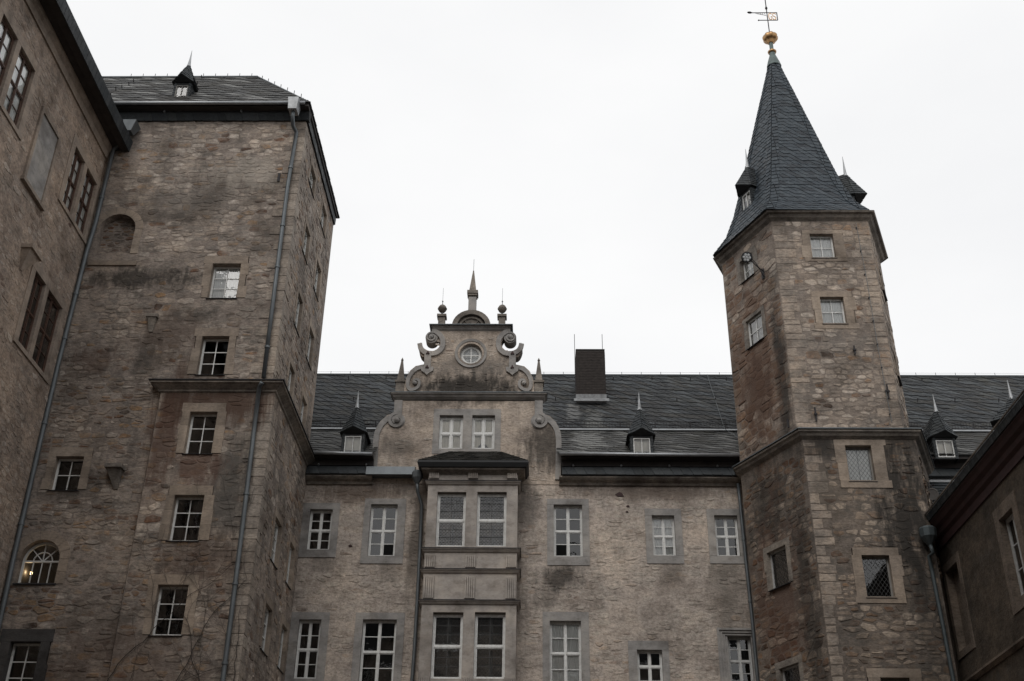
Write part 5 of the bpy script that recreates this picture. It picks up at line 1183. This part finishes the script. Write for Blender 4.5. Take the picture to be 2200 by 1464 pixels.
# chimney
cx0, cx1 = on(1238, 800, 1, 42)[0], on(1300, 800, 1, 42)[0]; cz0, cz1 = 22.3, on(1268, 752, 1, 42)[2]
q = MB(); FC = Frame((0, 42, 0), (1, 0, 0)); q.box(FC, cx0, cx1, cz0, cz1, -1.1, 0); ch = q.build('chimney', 'mortarjoint', Mb, label='dark square brick chimney on the roof ridge')
pcb = MB(); z = cz0+.35; k = 0
while z < cz1-.08:
    for fr_, W_ in ((Frame((cx0, 42, 0), (1, 0, 0)), cx1-cx0), (Frame((cx1, 42, 0), (0, 1, 0)), 1.1), (Frame((cx0, 43.1, 0), (0, -1, 0)), 1.1)):
        u = -.125 if k % 2 else 0
        while u < W_-.03:
            a, b = max(u, 0)+.005, min(u+.25, W_)-.007
            if b-a > .03: pcb.box(fr_, a, b, z+.004, z+.066, 0, .012+random.uniform(0, .005))
            u += .25
    z += .075; k += 1
pcb.build('bricks', 'brick', ch, kind='stuff')
q = MB(); q.box(FC, cx0-.01, cx1+.01, cz1-.02, cz1+.03, -1.11, .015); q.build('chimney_cap', 'mortarjoint', ch)
q = MB(); fz = roof_frame((cx0-.06, 41.95, 22.7), (cx1+.06, 41.95, 22.7), (cx0, 42.2, 23.0)); q.box(FC, cx0-.03, cx1+.03, 22.86, 23.1, -.05, .03); q.box(Frame((0, 41.85, 22.76), (1, 0, 0), (0, .3, .35)), cx0-.12, cx1+.12, -.18, .1, .03, .05); q.build('chimney_flashing', 'oldlead', ch)
for xx in (cx0-.05, cx1-.08): q = MB(); q.tube([(xx, 42.0, 23.2), (xx, 42.0, cz1+.75)], .012, 5); q.build('lightning_rod', 'iron', ch)
# dormers
def at_roof(px_, py_):   # foot of a dormer front on the lower slope
    for Y in np.arange(Y0, Y1+2, .01):
        p = on(px_, py_, 1, Y); zr_ = Z0+(Y-Y0)*(Z1-Z0)/(Y1-Y0)
        if p[2] <= zr_: return p
for (bx, by) in ((756, 975), (1380, 980), (2035, 985)):
    p = at_roof(bx, by); dormer(p[0], p[1], p[2]-.03, .78, .9, 1.15, Mb, .24, 2.2, .6, curtain='curtain')

# ================================================================= stair tower on the right
ST = thing('stair_tower', (10, 37, 0), 'six-sided stone stair tower on the right with pointed slate spire and golden knob', 'tower')
PU = [(7.08, 37.35), (8.48, 34.5), (11.97, 34.5), (13.12, 37.2), (11.7, 40.2), (8.4, 40.2)]
PLo = [(7.02, 37.15), (8.55, 34.2), (12.2, 34.2), (13.45, 37.1), (11.9, 40.4), (8.2, 40.4)]
def facet(P, i): a, b = P[i], P[(i+1) % 6]; return Frame((a[0], a[1], 0), (b[0]-a[0], b[1]-a[1], 0)), math.hypot(b[0]-a[0], b[1]-a[1])
FU = [facet(PU, i) for i in range(6)]; FLo = [facet(PLo, i) for i in range(6)]
M['palepane'] = simple('pale_blind', (.42, .43, .43), .8)
hU = [[] for _ in range(6)]; hLo = [[] for _ in range(6)]
def twin(fr, fx, hs, rec=.16, **k):
    q = [fr.px(x, y, -rec) for x, y in fx]; r = ((q[0][0]+q[2][0])/2, (q[1][0]+q[3][0])/2, (q[2][1]+q[3][1])/2, (q[0][1]+q[1][1])/2)
    kk = dict(cols=2, rows=2, rec=rec, fw=.06, mat='white', sur=(.3, .34, .16, .16), smat='beige', sproud=.02, holes=hs, sill=.04, jamb_blocks=2); kk.update(k)
    return window(fr, r, ST, **kk)
twin(FU[1][0], [(1737, 509), (1786, 508), (1743.7, 559), (1795, 559)], hU[1], curtain='net')
twin(FU[1][0], [(1757.5, 643.7), (1809, 643.7), (1767.4, 700), (1818, 700)], hU[1], curtain='net', sur=(.28, .34, .24, .22))
twin(FU[0][0], [(1597, 564), (1623.6, 546.6), (1601, 612), (1627.6, 590)], hU[0], curtain='net', smat='darktrim', sur=(.2, .25, .2, 0), sill=.06)
twin(FU[0][0], [(1606, 693), (1640.6, 669.4), (1613, 750.6), (1644.6, 727)], hU[0], curtain='net', smat='darktrim', sur=(.16, .2, .14, 0), sill=.08, rec=.08)
twin(FLo[1][0], [(1812, 961.8), (1866.5, 961.8), (1823.4, 1037.6), (1881, 1036.4)], hLo[1], cols=1, rows=1, diamonds=True, mat='greywood', curtain='net', sur=(.3, .42, .2, .25), rec=.16)
twin(FLo[1][0], [(1846.5, 1197), (1906.4, 1197), (1861, 1286), (1921, 1286)], hLo[1], cols=1, rows=1, diamonds=True, mat='greywood', sur=(.3, .3, .24, .2))
twin(FLo[0][0], [(1654, 1187), (1695.7, 1174.5), (1661.8, 1269), (1702.9, 1254)], hLo[0], cols=1, rows=1, diamonds=True, mat='offwhite', smat='darktrim', sur=(.15, .15, .2, 0), sill=.1, rec=.12)
twin(FLo[0][0], [(1679.7, 1434.7), (1724, 1428.7), (1690, 1522), (1732, 1510)], hLo[0], cols=1, rows=1, diamonds=True, mat='offwhite', smat='darktrim', sur=(.15, .15, .2, 0), sill=.1, rec=.12)
twin(FLo[1][0], [(1888, 1459), (1952, 1459), (1900, 1550), (1962, 1550)], hLo[1], cols=1, rows=1, diamonds=True, mat='greywood', sur=(.4, .3, .26, .2))
for z in (24.0, 20.5): r = (1.0, 1.75, z, z+1.1); window(FU[2][0], r, ST, cols=2, rows=2, rec=.15, fw=.06, mat='white', sur=(.2, .2, .2, 0), smat='beige', sproud=.03, sill=.1, holes=hU[2])
for i in range(6):
    f_, L_ = FU[i]; wall(f_, [(0, 17.0), (L_, 17.0), (L_, 26.5), (0, 26.5)], hU[i], ST, 'mortar_right')
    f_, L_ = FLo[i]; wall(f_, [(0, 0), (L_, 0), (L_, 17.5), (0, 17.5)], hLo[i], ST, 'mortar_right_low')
pc = Pieces()
# corner ashlars as dressed blocks on the front facet
def ashlar(f_, left, za, zb_, L_, wr_=(.3, .8)):
    z = za; out = []
    while z < zb_-.1:
        h = min(random.uniform(.2, .4), zb_-z); w_ = random.uniform(*wr_)
        a, b = (0.0, w_) if left else (L_-w_, L_-.0)
        stone(pc, f_, a, b, z, z+h, .016, (.006, .014), lambda u, v: random.uniform(.42, .78), 0, .05); out.append((a, b, z, z+h)); z += h
    return out
A1 = ashlar(FU[1][0], True, 17.85, 26.3, FU[1][1])+ashlar(FU[1][0], False, 17.85, 26.3, FU[1][1], (.4, .8)); A2 = ashlar(FU[2][0], True, 17.85, 26.3, FU[2][1]); A3 = ashlar(FLo[1][0], True, 9, 17.4, FLo[1][1], (.3, .65))
rl = rnd_fn(.14, .42, .14); rfr = rnd_fn(.02, .06, .08); rlow = rnd_fn(.06, .1, .16)
f_, L_ = FU[0]; rubble(pc, f_, [(.03, 17.7), (L_-.03, 17.7), (L_-.03, 26.35), (.03, 26.35)], hU[0], (.18, .42), (.3, .75), .04, (.003, .022), .97, rl)
f_, L_ = FU[1]; rubble(pc, f_, [(.02, 17.85), (L_-.02, 17.85), (L_-.02, 26.35), (.02, 26.35)], hU[1]+A1, (.15, .32), (.22, .62), .035, (.002, .018), .98, rfr)
f_, L_ = FU[2]; rubble(pc, f_, [(.02, 17.85), (L_-.03, 17.85), (L_-.03, 26.3), (.02, 26.3)], hU[2]+A2, (.18, .34), (.3, .7), .04, (.01, .03), .93, rfr)
pcl_ = Pieces()
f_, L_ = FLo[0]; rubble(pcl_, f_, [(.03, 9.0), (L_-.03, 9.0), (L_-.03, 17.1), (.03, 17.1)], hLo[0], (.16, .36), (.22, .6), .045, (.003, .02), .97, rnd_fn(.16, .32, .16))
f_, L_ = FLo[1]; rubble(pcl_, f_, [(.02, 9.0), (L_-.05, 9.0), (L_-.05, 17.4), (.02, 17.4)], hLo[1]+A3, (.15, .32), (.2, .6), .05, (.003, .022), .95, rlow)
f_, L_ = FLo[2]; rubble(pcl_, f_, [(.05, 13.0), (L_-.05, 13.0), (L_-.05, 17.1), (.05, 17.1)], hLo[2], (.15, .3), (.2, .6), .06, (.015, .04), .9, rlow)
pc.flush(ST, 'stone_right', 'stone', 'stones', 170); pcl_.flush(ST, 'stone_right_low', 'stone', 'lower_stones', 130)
q = MB(); q.moulding(PLo, 17.75, [(-.5, .2), (.22, .02), (.22, -.05), (.16, -.1), (.12, -.17), (.05, -.22), (0, -.26), (-.5, -.26)], closed=True); q.build('band_moulding', 'darktrim', ST)
q = MB(); q.moulding(PLo, 17.76, [(-.5, .28), (.26, .05), (.26, .015), (-.5, .22)], closed=True); q.build('band_flashing', 'zinc', ST)
# iron anchors, conductor cable
for (x0, y0, y1) in ((1833.7, 745, 763), (1749.6, 877, 907), (1904, 828, 858)):
    f_ = FU[1][0]; a, b = f_.px(x0, y0), f_.px(x0+1.5, y1); q = MB(); q.box(f_, a[0]-.02, a[0]+.02, b[1], a[1], .03, .08); q.box(f_, a[0]-.05, a[0]+.05, (a[1]+b[1])/2-.03, (a[1]+b[1])/2+.03, .04, .1); q.build('wall_anchor', 'iron', ST)
f_ = FU[0][0]; a, b = f_.px(1695, 901), f_.px(1695, 921); q = MB(); q.box(f_, a[0]-.02, a[0]+.02, b[1], a[1], .03, .08); q.build('wall_anchor', 'iron', ST)
q = MB(); q.tube(pixpath(FU[1][0], [(1838.7, 479), (1862, 600), (1885, 740), (1905, 850), (1916, 907)], .06), .009, 5); cb = q.build('conductor_cable', 'zinc', ST)
for t in range(9):
    c = FU[1][0].P(*FU[1][0].px(1840+t*9, 490+t*50, .05), .05); q = MB(); q.lathe(c, [(.03, -.02), (.03, .02)], 6, (0, -1, 0)); q.build('cable_clip', 'iron', cb)
# cornice under the spire
ZE = 26.65
q = MB(); q.moulding(PU, 26.66, [(-.4, -.01), (.3, -.01), (.27, -.07), (.18, -.1), (.12, -.2), (.04, -.26), (0, -.3), (-.4, -.3)], closed=True); q.build('eave_cornice', 'darktrim', ST)
e_ = [on(1533, 549, 2, ZE)[:2], on(1646, 450, 2, ZE)[:2], on(1868, 453, 2, ZE)[:2], on(1907, 556, 2, ZE)[:2]]
SC = (e_[0]+e_[3])/2; e_ += [SC*2-e_[1], SC*2-e_[2]]; SC = np.array([SC[0]-.05, SC[1]])
zs = lambda y: on(1652, y, 1, SC[1])[2]
ZA = zs(136)
rings = [(1.0, ZE), (.83, 27.45), (.715, 28.45), (.61, 29.7), (.055, ZA)]
RG = [[np.array([*(SC+(p-SC)*s_), z]) for p in e_] for s_, z in rings]
q = MB(); V = [tuple(p) for rg_ in RG for p in rg_]; q.add(V, [(k*6+i, k*6+(i+1) % 6, (k+1)*6+(i+1) % 6, (k+1)*6+i) for k in range(4) for i in range(6)]+[tuple(range(5, -1, -1))], .5); q.build('spire', 'slate_dark', ST)
pc = Pieces(); pch = Pieces()
for i in range(6):
    j = (i+1) % 6
    for k in range(4):
        A, B, C_, D = RG[k][i], RG[k][j], RG[k+1][j], RG[k+1][i]; fz = roof_frame(A, B, D); pa, pb_, pcc, pd_ = [to2(fz, p) for p in (A, B, C_, D)]
        bwid = .3; t0 = min(.45, bwid/max(.01, pb_[0]-pa[0])); t1 = min(.5, bwid/max(.01, pcc[0]-pd_[0])) if k < 3 else .5
        ia = (pa[0]+(pb_[0]-pa[0])*t0, pa[1]); ib = (pb_[0]-(pb_[0]-pa[0])*t0, pb_[1]); ic = (pcc[0]-(pcc[0]-pd_[0])*t1, pcc[1]); id_ = (pd_[0]+(pcc[0]-pd_[0])*t1, pd_[1])
        big = i < 3
        slates(pc, fz, [ia, ib, ic, id_], .26, .21, .2, .0, .01, .006, .016)
        slates(pc, fz, [pa, ia, id_, pd_], .3, .21, .0, .25, .02, .02, .008); slates(pc, fz, [ib, pb_, pcc, ic], .3, .21, .0, -.25, .02, .02, .008)
pc.flush(ST, 'slate_spire', 'slate', 'slates')
# dormers on the spire
def sdorm(i, px_, py_, **k):
    A, B = RG[0][i], RG[0][(i+1) % 6]; d = B-A; nrm = np.cross(d, (0, 0, 1.)); nrm[2] = 0; nrm /= np.linalg.norm(nrm)
    return nrm
n0 = sdorm(0, 0, 0); zz = 27.55
c = (RG[1][0]+RG[1][1])/2
fz = roof_frame(RG[1][0], RG[1][1], RG[2][0]); p = fz.px(1606, 448); pt = np.array(fz.P(*p, 0.))
dormer(pt[0]+n0[0]*.0, pt[1]+n0[1]*.0, pt[2]-.05, .66, .95, 1.25, ST, .4, 1.6, .85, face=(n0[0], n0[1]), curtain='curtain')
n2 = sdorm(2, 0, 0); fz = roof_frame(RG[1][2], RG[1][3], RG[2][2]); pm = (RG[1][2]+RG[1][3])/2
pt = pm+(RG[2][2]+RG[2][3]-RG[1][2]-RG[1][3])/2*.3
dormer(pt[0]-n2[0]*.0, pt[1]-n2[1]*.0, pt[2]-.1, .66, .95, 1.25, ST, .4, 1.6, .85, face=(n2[0], n2[1]), curtain='curtain')
# spire top: lead cap, pole, ring, gilded knob, rod and vane
sx, sy = SC
z1, z2, z3, z4 = zs(118), zs(112), zs(96), zs(83)
q = MB(); q.lathe((sx, sy, ZA-.25), [(.32, 0), (.26, .25), (.13, z1-ZA+.2), (.13, z1-ZA+.32)], 10); q.build('lead_cap', 'greenlead', ST)
q = MB(); q.tube([(sx, sy, z1), (sx, sy, z4-.1)], .085, 10); q.build('pole', 'greenlead', ST)
q = MB(); q.lathe((sx, sy, z2-.02), [(.09, -.08), (.17, -.04), (.19, .02), (.14, .08), (.09, .1)], 16); q.build('gilded_ring', 'gold', ST, smooth=True)
q = MB(); q.lathe((sx, sy, z4-.12), [(.09, -.17), (.12, -.145), (.11, -.12), (.17, -.095), (.16, -.07), (.25, -.02), (.31, .08), (.32, .17), (.28, .26), (.19, .32), (.09, .34), (.03, .345)], 40, lobes=8, amp=.13); q.build('gilded_knob', 'gold', ST, smooth=True)
zt = zs(-6); q = MB(); q.tube([(sx, sy, z4), (sx, sy, zt+.5)], .022, 6); q.lathe((sx, sy, zs(18)), [(.02, -.12), (.06, 0), (.03, .08), (.015, .2)], 8); q.build('vane_rod', 'iron', ST)
fv = Frame((sx, sy, 0), (1, 0, 0)); va = fv.px(1606, 28); vb = fv.px(1670, 31); vc = fv.px(1630, 44); vd = fv.px(1671, 46)
q = MB(); q.tube([fv.P(va[0]+.12, va[1]), fv.P(vb[0], va[1])], .02, 5); q.tube([fv.P(vc[0], vc[1]), fv.P(vd[0], vc[1])], .02, 5); q.tube([fv.P(vb[0]-.02, vc[1]), fv.P(vb[0]-.02, va[1])], .022, 5)
q.lathe(fv.P(va[0]+.2, va[1]), [(.02, -.0), (.05, .08), (.045, .16), (.01, .22)], 8, (-1, 0, .15)); q.lathe(fv.P(vc[0], vc[1]), [(.02, -.03), (.04, 0), (.02, .03)], 8)
for k in range(5): q.tube([fv.P(-.12-.1*k, va[1]-.02-.0*k), fv.P(-.08-.08*k, va[1]-.16+.02*k), fv.P(-.02-.06*k, va[1]-.2+.03*k)], .008, 4)
vn = q.build('weather_vane', 'iron', ST, label='weather vane flag with the letters GS')
hgt = va[1]-vc[1]; L0 = .06; wl = (vb[0]-.05-L0)/2
def letter(pts_, u0):
    q = MB()
    strip(q, fv, [(u0+a*wl*.85, vc[1]+.03+b*(hgt-.06)) for a, b in pts_], .035, -.008, .008); return q.build('letter', 'gold', vn)
letter([(.5+.5*math.cos(t), .5+.5*math.sin(t)) for t in [math.radians(x) for x in range(40, 361, 20)]]+[(1, .45), (.55, .45)], L0)
letter([(.95, .8), (.8, .97), (.5, 1), (.2, .93), (.05, .75), (.2, .58), (.5, .5), (.8, .42), (.95, .25), (.8, .07), (.5, 0), (.2, .03), (.05, .2)], L0+wl)

# floodlight on its bracket
f_ = FU[0][0]; base = np.array(f_.P(*f_.px(1641, 584, .03), .03)); lp = np.array(on(1605, 553, 1, base[1]-1.0))
Fl = thing('floodlight', tuple(lp), 'round grey floodlight on a thin bracket in front of the stair tower window', 'lamp')
ax = (EYE-lp); ax /= np.linalg.norm(ax); ax = ax+np.array([-.15, 0, -.1])
q = MB(); q.lathe(tuple(lp), [(.06, -.16), (.14, -.12), (.19, 0), (.2, .05), (.17, .06)], 20, ax); q.build('housing', 'iron', Fl)
M['lens'] = simple('frosted_lens', (.85, .88, .9), .3)
q = MB(); q.lathe(tuple(lp), [(.165, .055), (.16, .066)], 20, ax); q.build('reflector', 'zinc', Fl)
A = Vector(ax).normalized(); u_ = A.orthogonal().normalized(); v_ = A.cross(u_)
for k in range(7):
    c = Vector(lp)+A*.068+(u_*math.cos(k*math.pi/3)+v_*math.sin(k*math.pi/3))*(.1 if k < 6 else 0); q = MB(); q.lathe(tuple(c), [(.05, -.01), (.048, .008), (.02, .014)], 10, ax); q.build('lens', 'lens', Fl)
q = MB(); md = (lp+base)/2+np.array([0, -.1, -.12]); q.tube([lp-ax*.12, md, base], .02, 6); q.tube([lp-ax*.12+np.array([0, 0, .12]), md+np.array([0, 0, .1]), base+np.array([0, 0, -.25])], .015, 6); q.box(f_, f_.px(1641, 584)[0]-.08, f_.px(1641, 584)[0]+.06, f_.px(1641, 584)[1]-.3, f_.px(1641, 584)[1]+.1, .03, .06); q.build('bracket', 'iron', Fl)

# ================================================================= wing on the right
XR = 12.6
Wr = thing('castle_wing', (17, 14, 0), 'dark roughcast wing in the lower right corner with deep red-brown eaves', 'building')
FR = Frame((XR, 0, 0), (0, -1, 0)); hR = []
r = FR.quad([(2146, 1119), (2172, 1095), (2185, 1291), (2208, 1270)]); r = (r[0], r[0]+1.0, r[2], r[3])
window(FR, r, Wr, cols=2, rows=3, sashes=(2, 1), rec=.16, fw=.07, mat='offwhite', sur=(.3, .3, .35, .3), smat='dark_frame', sproud=.03, holes=hR, sill=None)
r2 = FR.quad([(2031.5, 1231), (2056, 1209), (2065, 1402), (2090, 1377)])
m = MB(); m.box(FR, r2[0], r2[1], r2[2], r2[3], -.25, -.2); m.build('blind_window', 'dark_frame', Wr, label='walled-up window filled with dark boards')
for (a, b, c, d_) in ((r2[0]-.2, r2[0], r2[2], r2[3]), (r2[1], r2[1]+.2, r2[2], r2[3]), (r2[0]-.2, r2[1]+.2, r2[3], r2[3]+.25), (r2[0]-.2, r2[1]+.2, r2[2]-.2, r2[2])):
    q = MB(); q.box(FR, a, b, c, d_, -.26, .03); q.build('window_frame_stone', 'dark_frame', Wr)
hR.append((r2[0]-.18, r2[1]+.18, r2[2]-.18, r2[3]+.23))
for k in range(5):
    yy = -(26.0-r[0]*0-k*5.2)+.0; a = -(24.5-k*5.0); window(FR, (a, a+1.0, 10.8, 13.3), Wr, cols=2, rows=3, sashes=(2, 1), rec=.35, fw=.07, mat='greywood', sur=(.3, .3, .35, .3), smat='dark_frame', sproud=.03, holes=hR)
wall(FR, [(-36.5, 0), (10, 0), (10, 14.3), (-36.5, 14.3)], hR, Wr, 'dark_plaster', depth=.4)
pth = [(XR, 36.4), (XR, -10)]
q = MB(); q.moulding(pth, 14.0, [(-.1, .8), (.42, .72), (.42, .66), (.36, .6), (.3, .5), (.2, .42), (.16, .3), (.07, .22), (.05, .0), (-.1, 0)]); q.build('eave_moulding', 'redsoffit', Wr)
y_ = 36.3; pc = Pieces()
while y_ > 18:
    q = MB(); L_ = .2; q.hull8([(XR-.46, y_-L_, 14.7), (XR-.42, y_-L_, 14.7), (XR-.42, y_, 14.7), (XR-.46, y_, 14.7), (XR-.5, y_-L_, 14.88), (XR-.38, y_-L_, 14.88), (XR-.38, y_, 14.88), (XR-.5, y_, 14.88)]); q.build('eave_slate', 'slate', Wr); y_ -= L_+.012
q = MB(); q.add([(XR-.5, 36.4, 14.9), (XR-.5, -10, 14.9), (XR+6, -10, 20.4), (XR+6, 36.4, 20.4)], [(0, 1, 2, 3)], .5); q.build('roof', 'slate_dark', Wr)
q = MB(); q.tube([(XR-.52, 36.3, 14.93), (XR-.52, 5, 14.93)], .03, 6); q.build('eave_trim', 'darktrim', Wr)
q = MB(); q.moulding(pth, 9.85, [(-.05, .1), (.12, .06), (.12, 0), (.04, -.1), (-.05, -.1)]); q.build('string_course', 'dark_frame', Wr)
# its dormer
yd = 31.4; fdm = on(2165, 925, 1, yd); dormer(fdm[0]+.1, yd, fdm[2]-.95, 1.5, 1.15, .9, Wr, .5, 3.4, .6, face=(-1, 0), win=True, curtain=None)
# hopper and pipe in the corner
x, y, z = on(1994, 1148, 1, 33.9)
q = MB(); q.lathe((x, y, z-.35), [(.07, 0), (.25, .25), (.27, .5), (.22, .56)], 10); q.build('rain_hopper', 'darkzinc', Wr)
q = MB(); q.tube([(x, y, z-.32), (x+.05, y-.02, z-.6)]+pixpath(FLo[1][0], [(1996, 1195), (2004, 1235), (2025, 1340), (2044, 1440), (2060, 1520), (2110, 1850)], .16), .06, 10); q.build('drainpipe', 'darkzinc', Wr, smooth=True)

# low link roof in the corner between stair tower and right wing
Lk = thing('link_roof', (14, 37, 13), 'small dark slate roof tucked between stair tower and right wing', 'roof')
a0 = (12.3, 35.5, 15.0); a1 = (16.5, 35.5, 15.0); a2 = (12.3, 37.75, 17.55)
fz = roof_frame(a0, a1, a2); q = MB(); Ls = math.hypot(2.25, 2.55); q.box(fz, 0, 4.2, -.2, Ls, -.1, 0); q.build('roof_deck', 'slate_dark', Lk)
pc = Pieces(); slates(pc, fz, rpoly((0, 4.2, -.2, Ls)), .3, .2, .16, 0, .028, .012); pc.flush(Lk, 'slate', 'slate', 'slates')
q = MB(); q.box(fz, 0, 4.2, Ls-.15, Ls+.12, .01, .06); q.build('roof_flashing', 'lead', Lk)
c = np.array(on(2003, 1062, 1, 35.7))
Dk = thing('vent_disc', tuple(c), 'round grey disc vent on a short pipe above the small corner roof', 'vent')
q = MB(); dr = EYE-c; q.lathe(tuple(c), [(.18, -.05), (.2, 0), (.2, .03), (.17, .035), (.165, .02)], 24, dr); q.build('disc', 'trim', Dk)
q = MB(); q.tube([c+np.array([0, .2, 0]), c+np.array([0, .25, .5])], .05, 8); q.tube([c+np.array([.12, .3, -.1]), c+np.array([.14, .35, .45]), c+np.array([.24, .3, .46])], .035, 8); q.build('pipe', 'iron', Dk)

# ================================================================= unseen wing behind the camera (closes the courtyard), made tall to shade walls and panes
Wb = thing('castle_wing', (-1.5, -9, 0), 'unseen plastered wing closing the courtyard behind the viewer, its height set for shade', 'building')
FBk = Frame((0, -6, 0), (-1, 0, 0)); hb = []
for fl_ in range(5):
    for k in range(6):
        u = -10.5+k*4.4; window(FBk, (u, u+1.1, 2.5+fl_*4.2, 4.5+fl_*4.2), Wb, cols=2, rows=4, sashes=(2, 1), rec=.15, fw=.08, mat='white', sur=(.2, .2, .2, .2), smat='trim', sproud=.03, holes=hb)
wall(FBk, [(-12.6, 0), (15.36, 0), (15.36, 23), (-12.6, 23)], hb, Wb, 'plaster')
q = MB(); q.add([(-17, -5.4, 22.9), (14, -5.4, 22.9), (14, -11, 32), (-17, -11, 32)], [(1, 0, 3, 2)], .5); q.build('roof', 'slate_dark', Wb)

# ================================================================= bare climbing vines on the square tower
def vine(px0, py0, ang0, length, name_label, fr, seed, d=.05):
    rs = random.Random(seed); q = MB(); p = fr.px(px0, py0); 
    def grow(u, v, a, L, r, dep):
        pts = [fr.P(u, v, d)]; n = int(L/.22); rad = [r]
        for i in range(n):
            a += rs.uniform(-.3, .3)-.03*(a-1.3); u += math.cos(a)*.22; v += math.sin(a)*.22
            if u > XL-.15 or u < XW+.3: a = math.pi-a
            pts.append(fr.P(u, v, d+rs.uniform(-.015, .02))); rad.append(max(.004, r*(1-.75*i/n)))
            if dep < 4 and rs.random() < .3: grow(u, v, a+rs.choice((-1, 1))*rs.uniform(.3, .9), L*rs.uniform(.3, .6), rad[-1]*.65, dep+1)
        if len(pts) > 2: q.tube(pts, rad, 4)
    grow(p[0], p[1], ang0, length, .018, 0); o = q.build('climbing_vine', 'vine', None); o['_t'] = 1
    return tag(o, name_label, 'vine', 'bare vines on the square tower wall')
vine(190, 1600, 1.45, 6.5, 'bare climbing vine spreading up the lower left tower wall below the arched window', FL_, 3)
vine(250, 1620, 1.2, 7.0, 'bare climbing vine curving up between the tower windows towards the dark stone bracket', FL_, 11)
vine(430, 1600, 1.9, 4.5, 'thin bare vine beside the lowest tower window near the drainpipe', FL_, 21)
vine(500, 1480, 1.4, 2.6, 'thin bare vine crossing the drainpipe and quoins low on the tower corner', FL_, 33, .1)
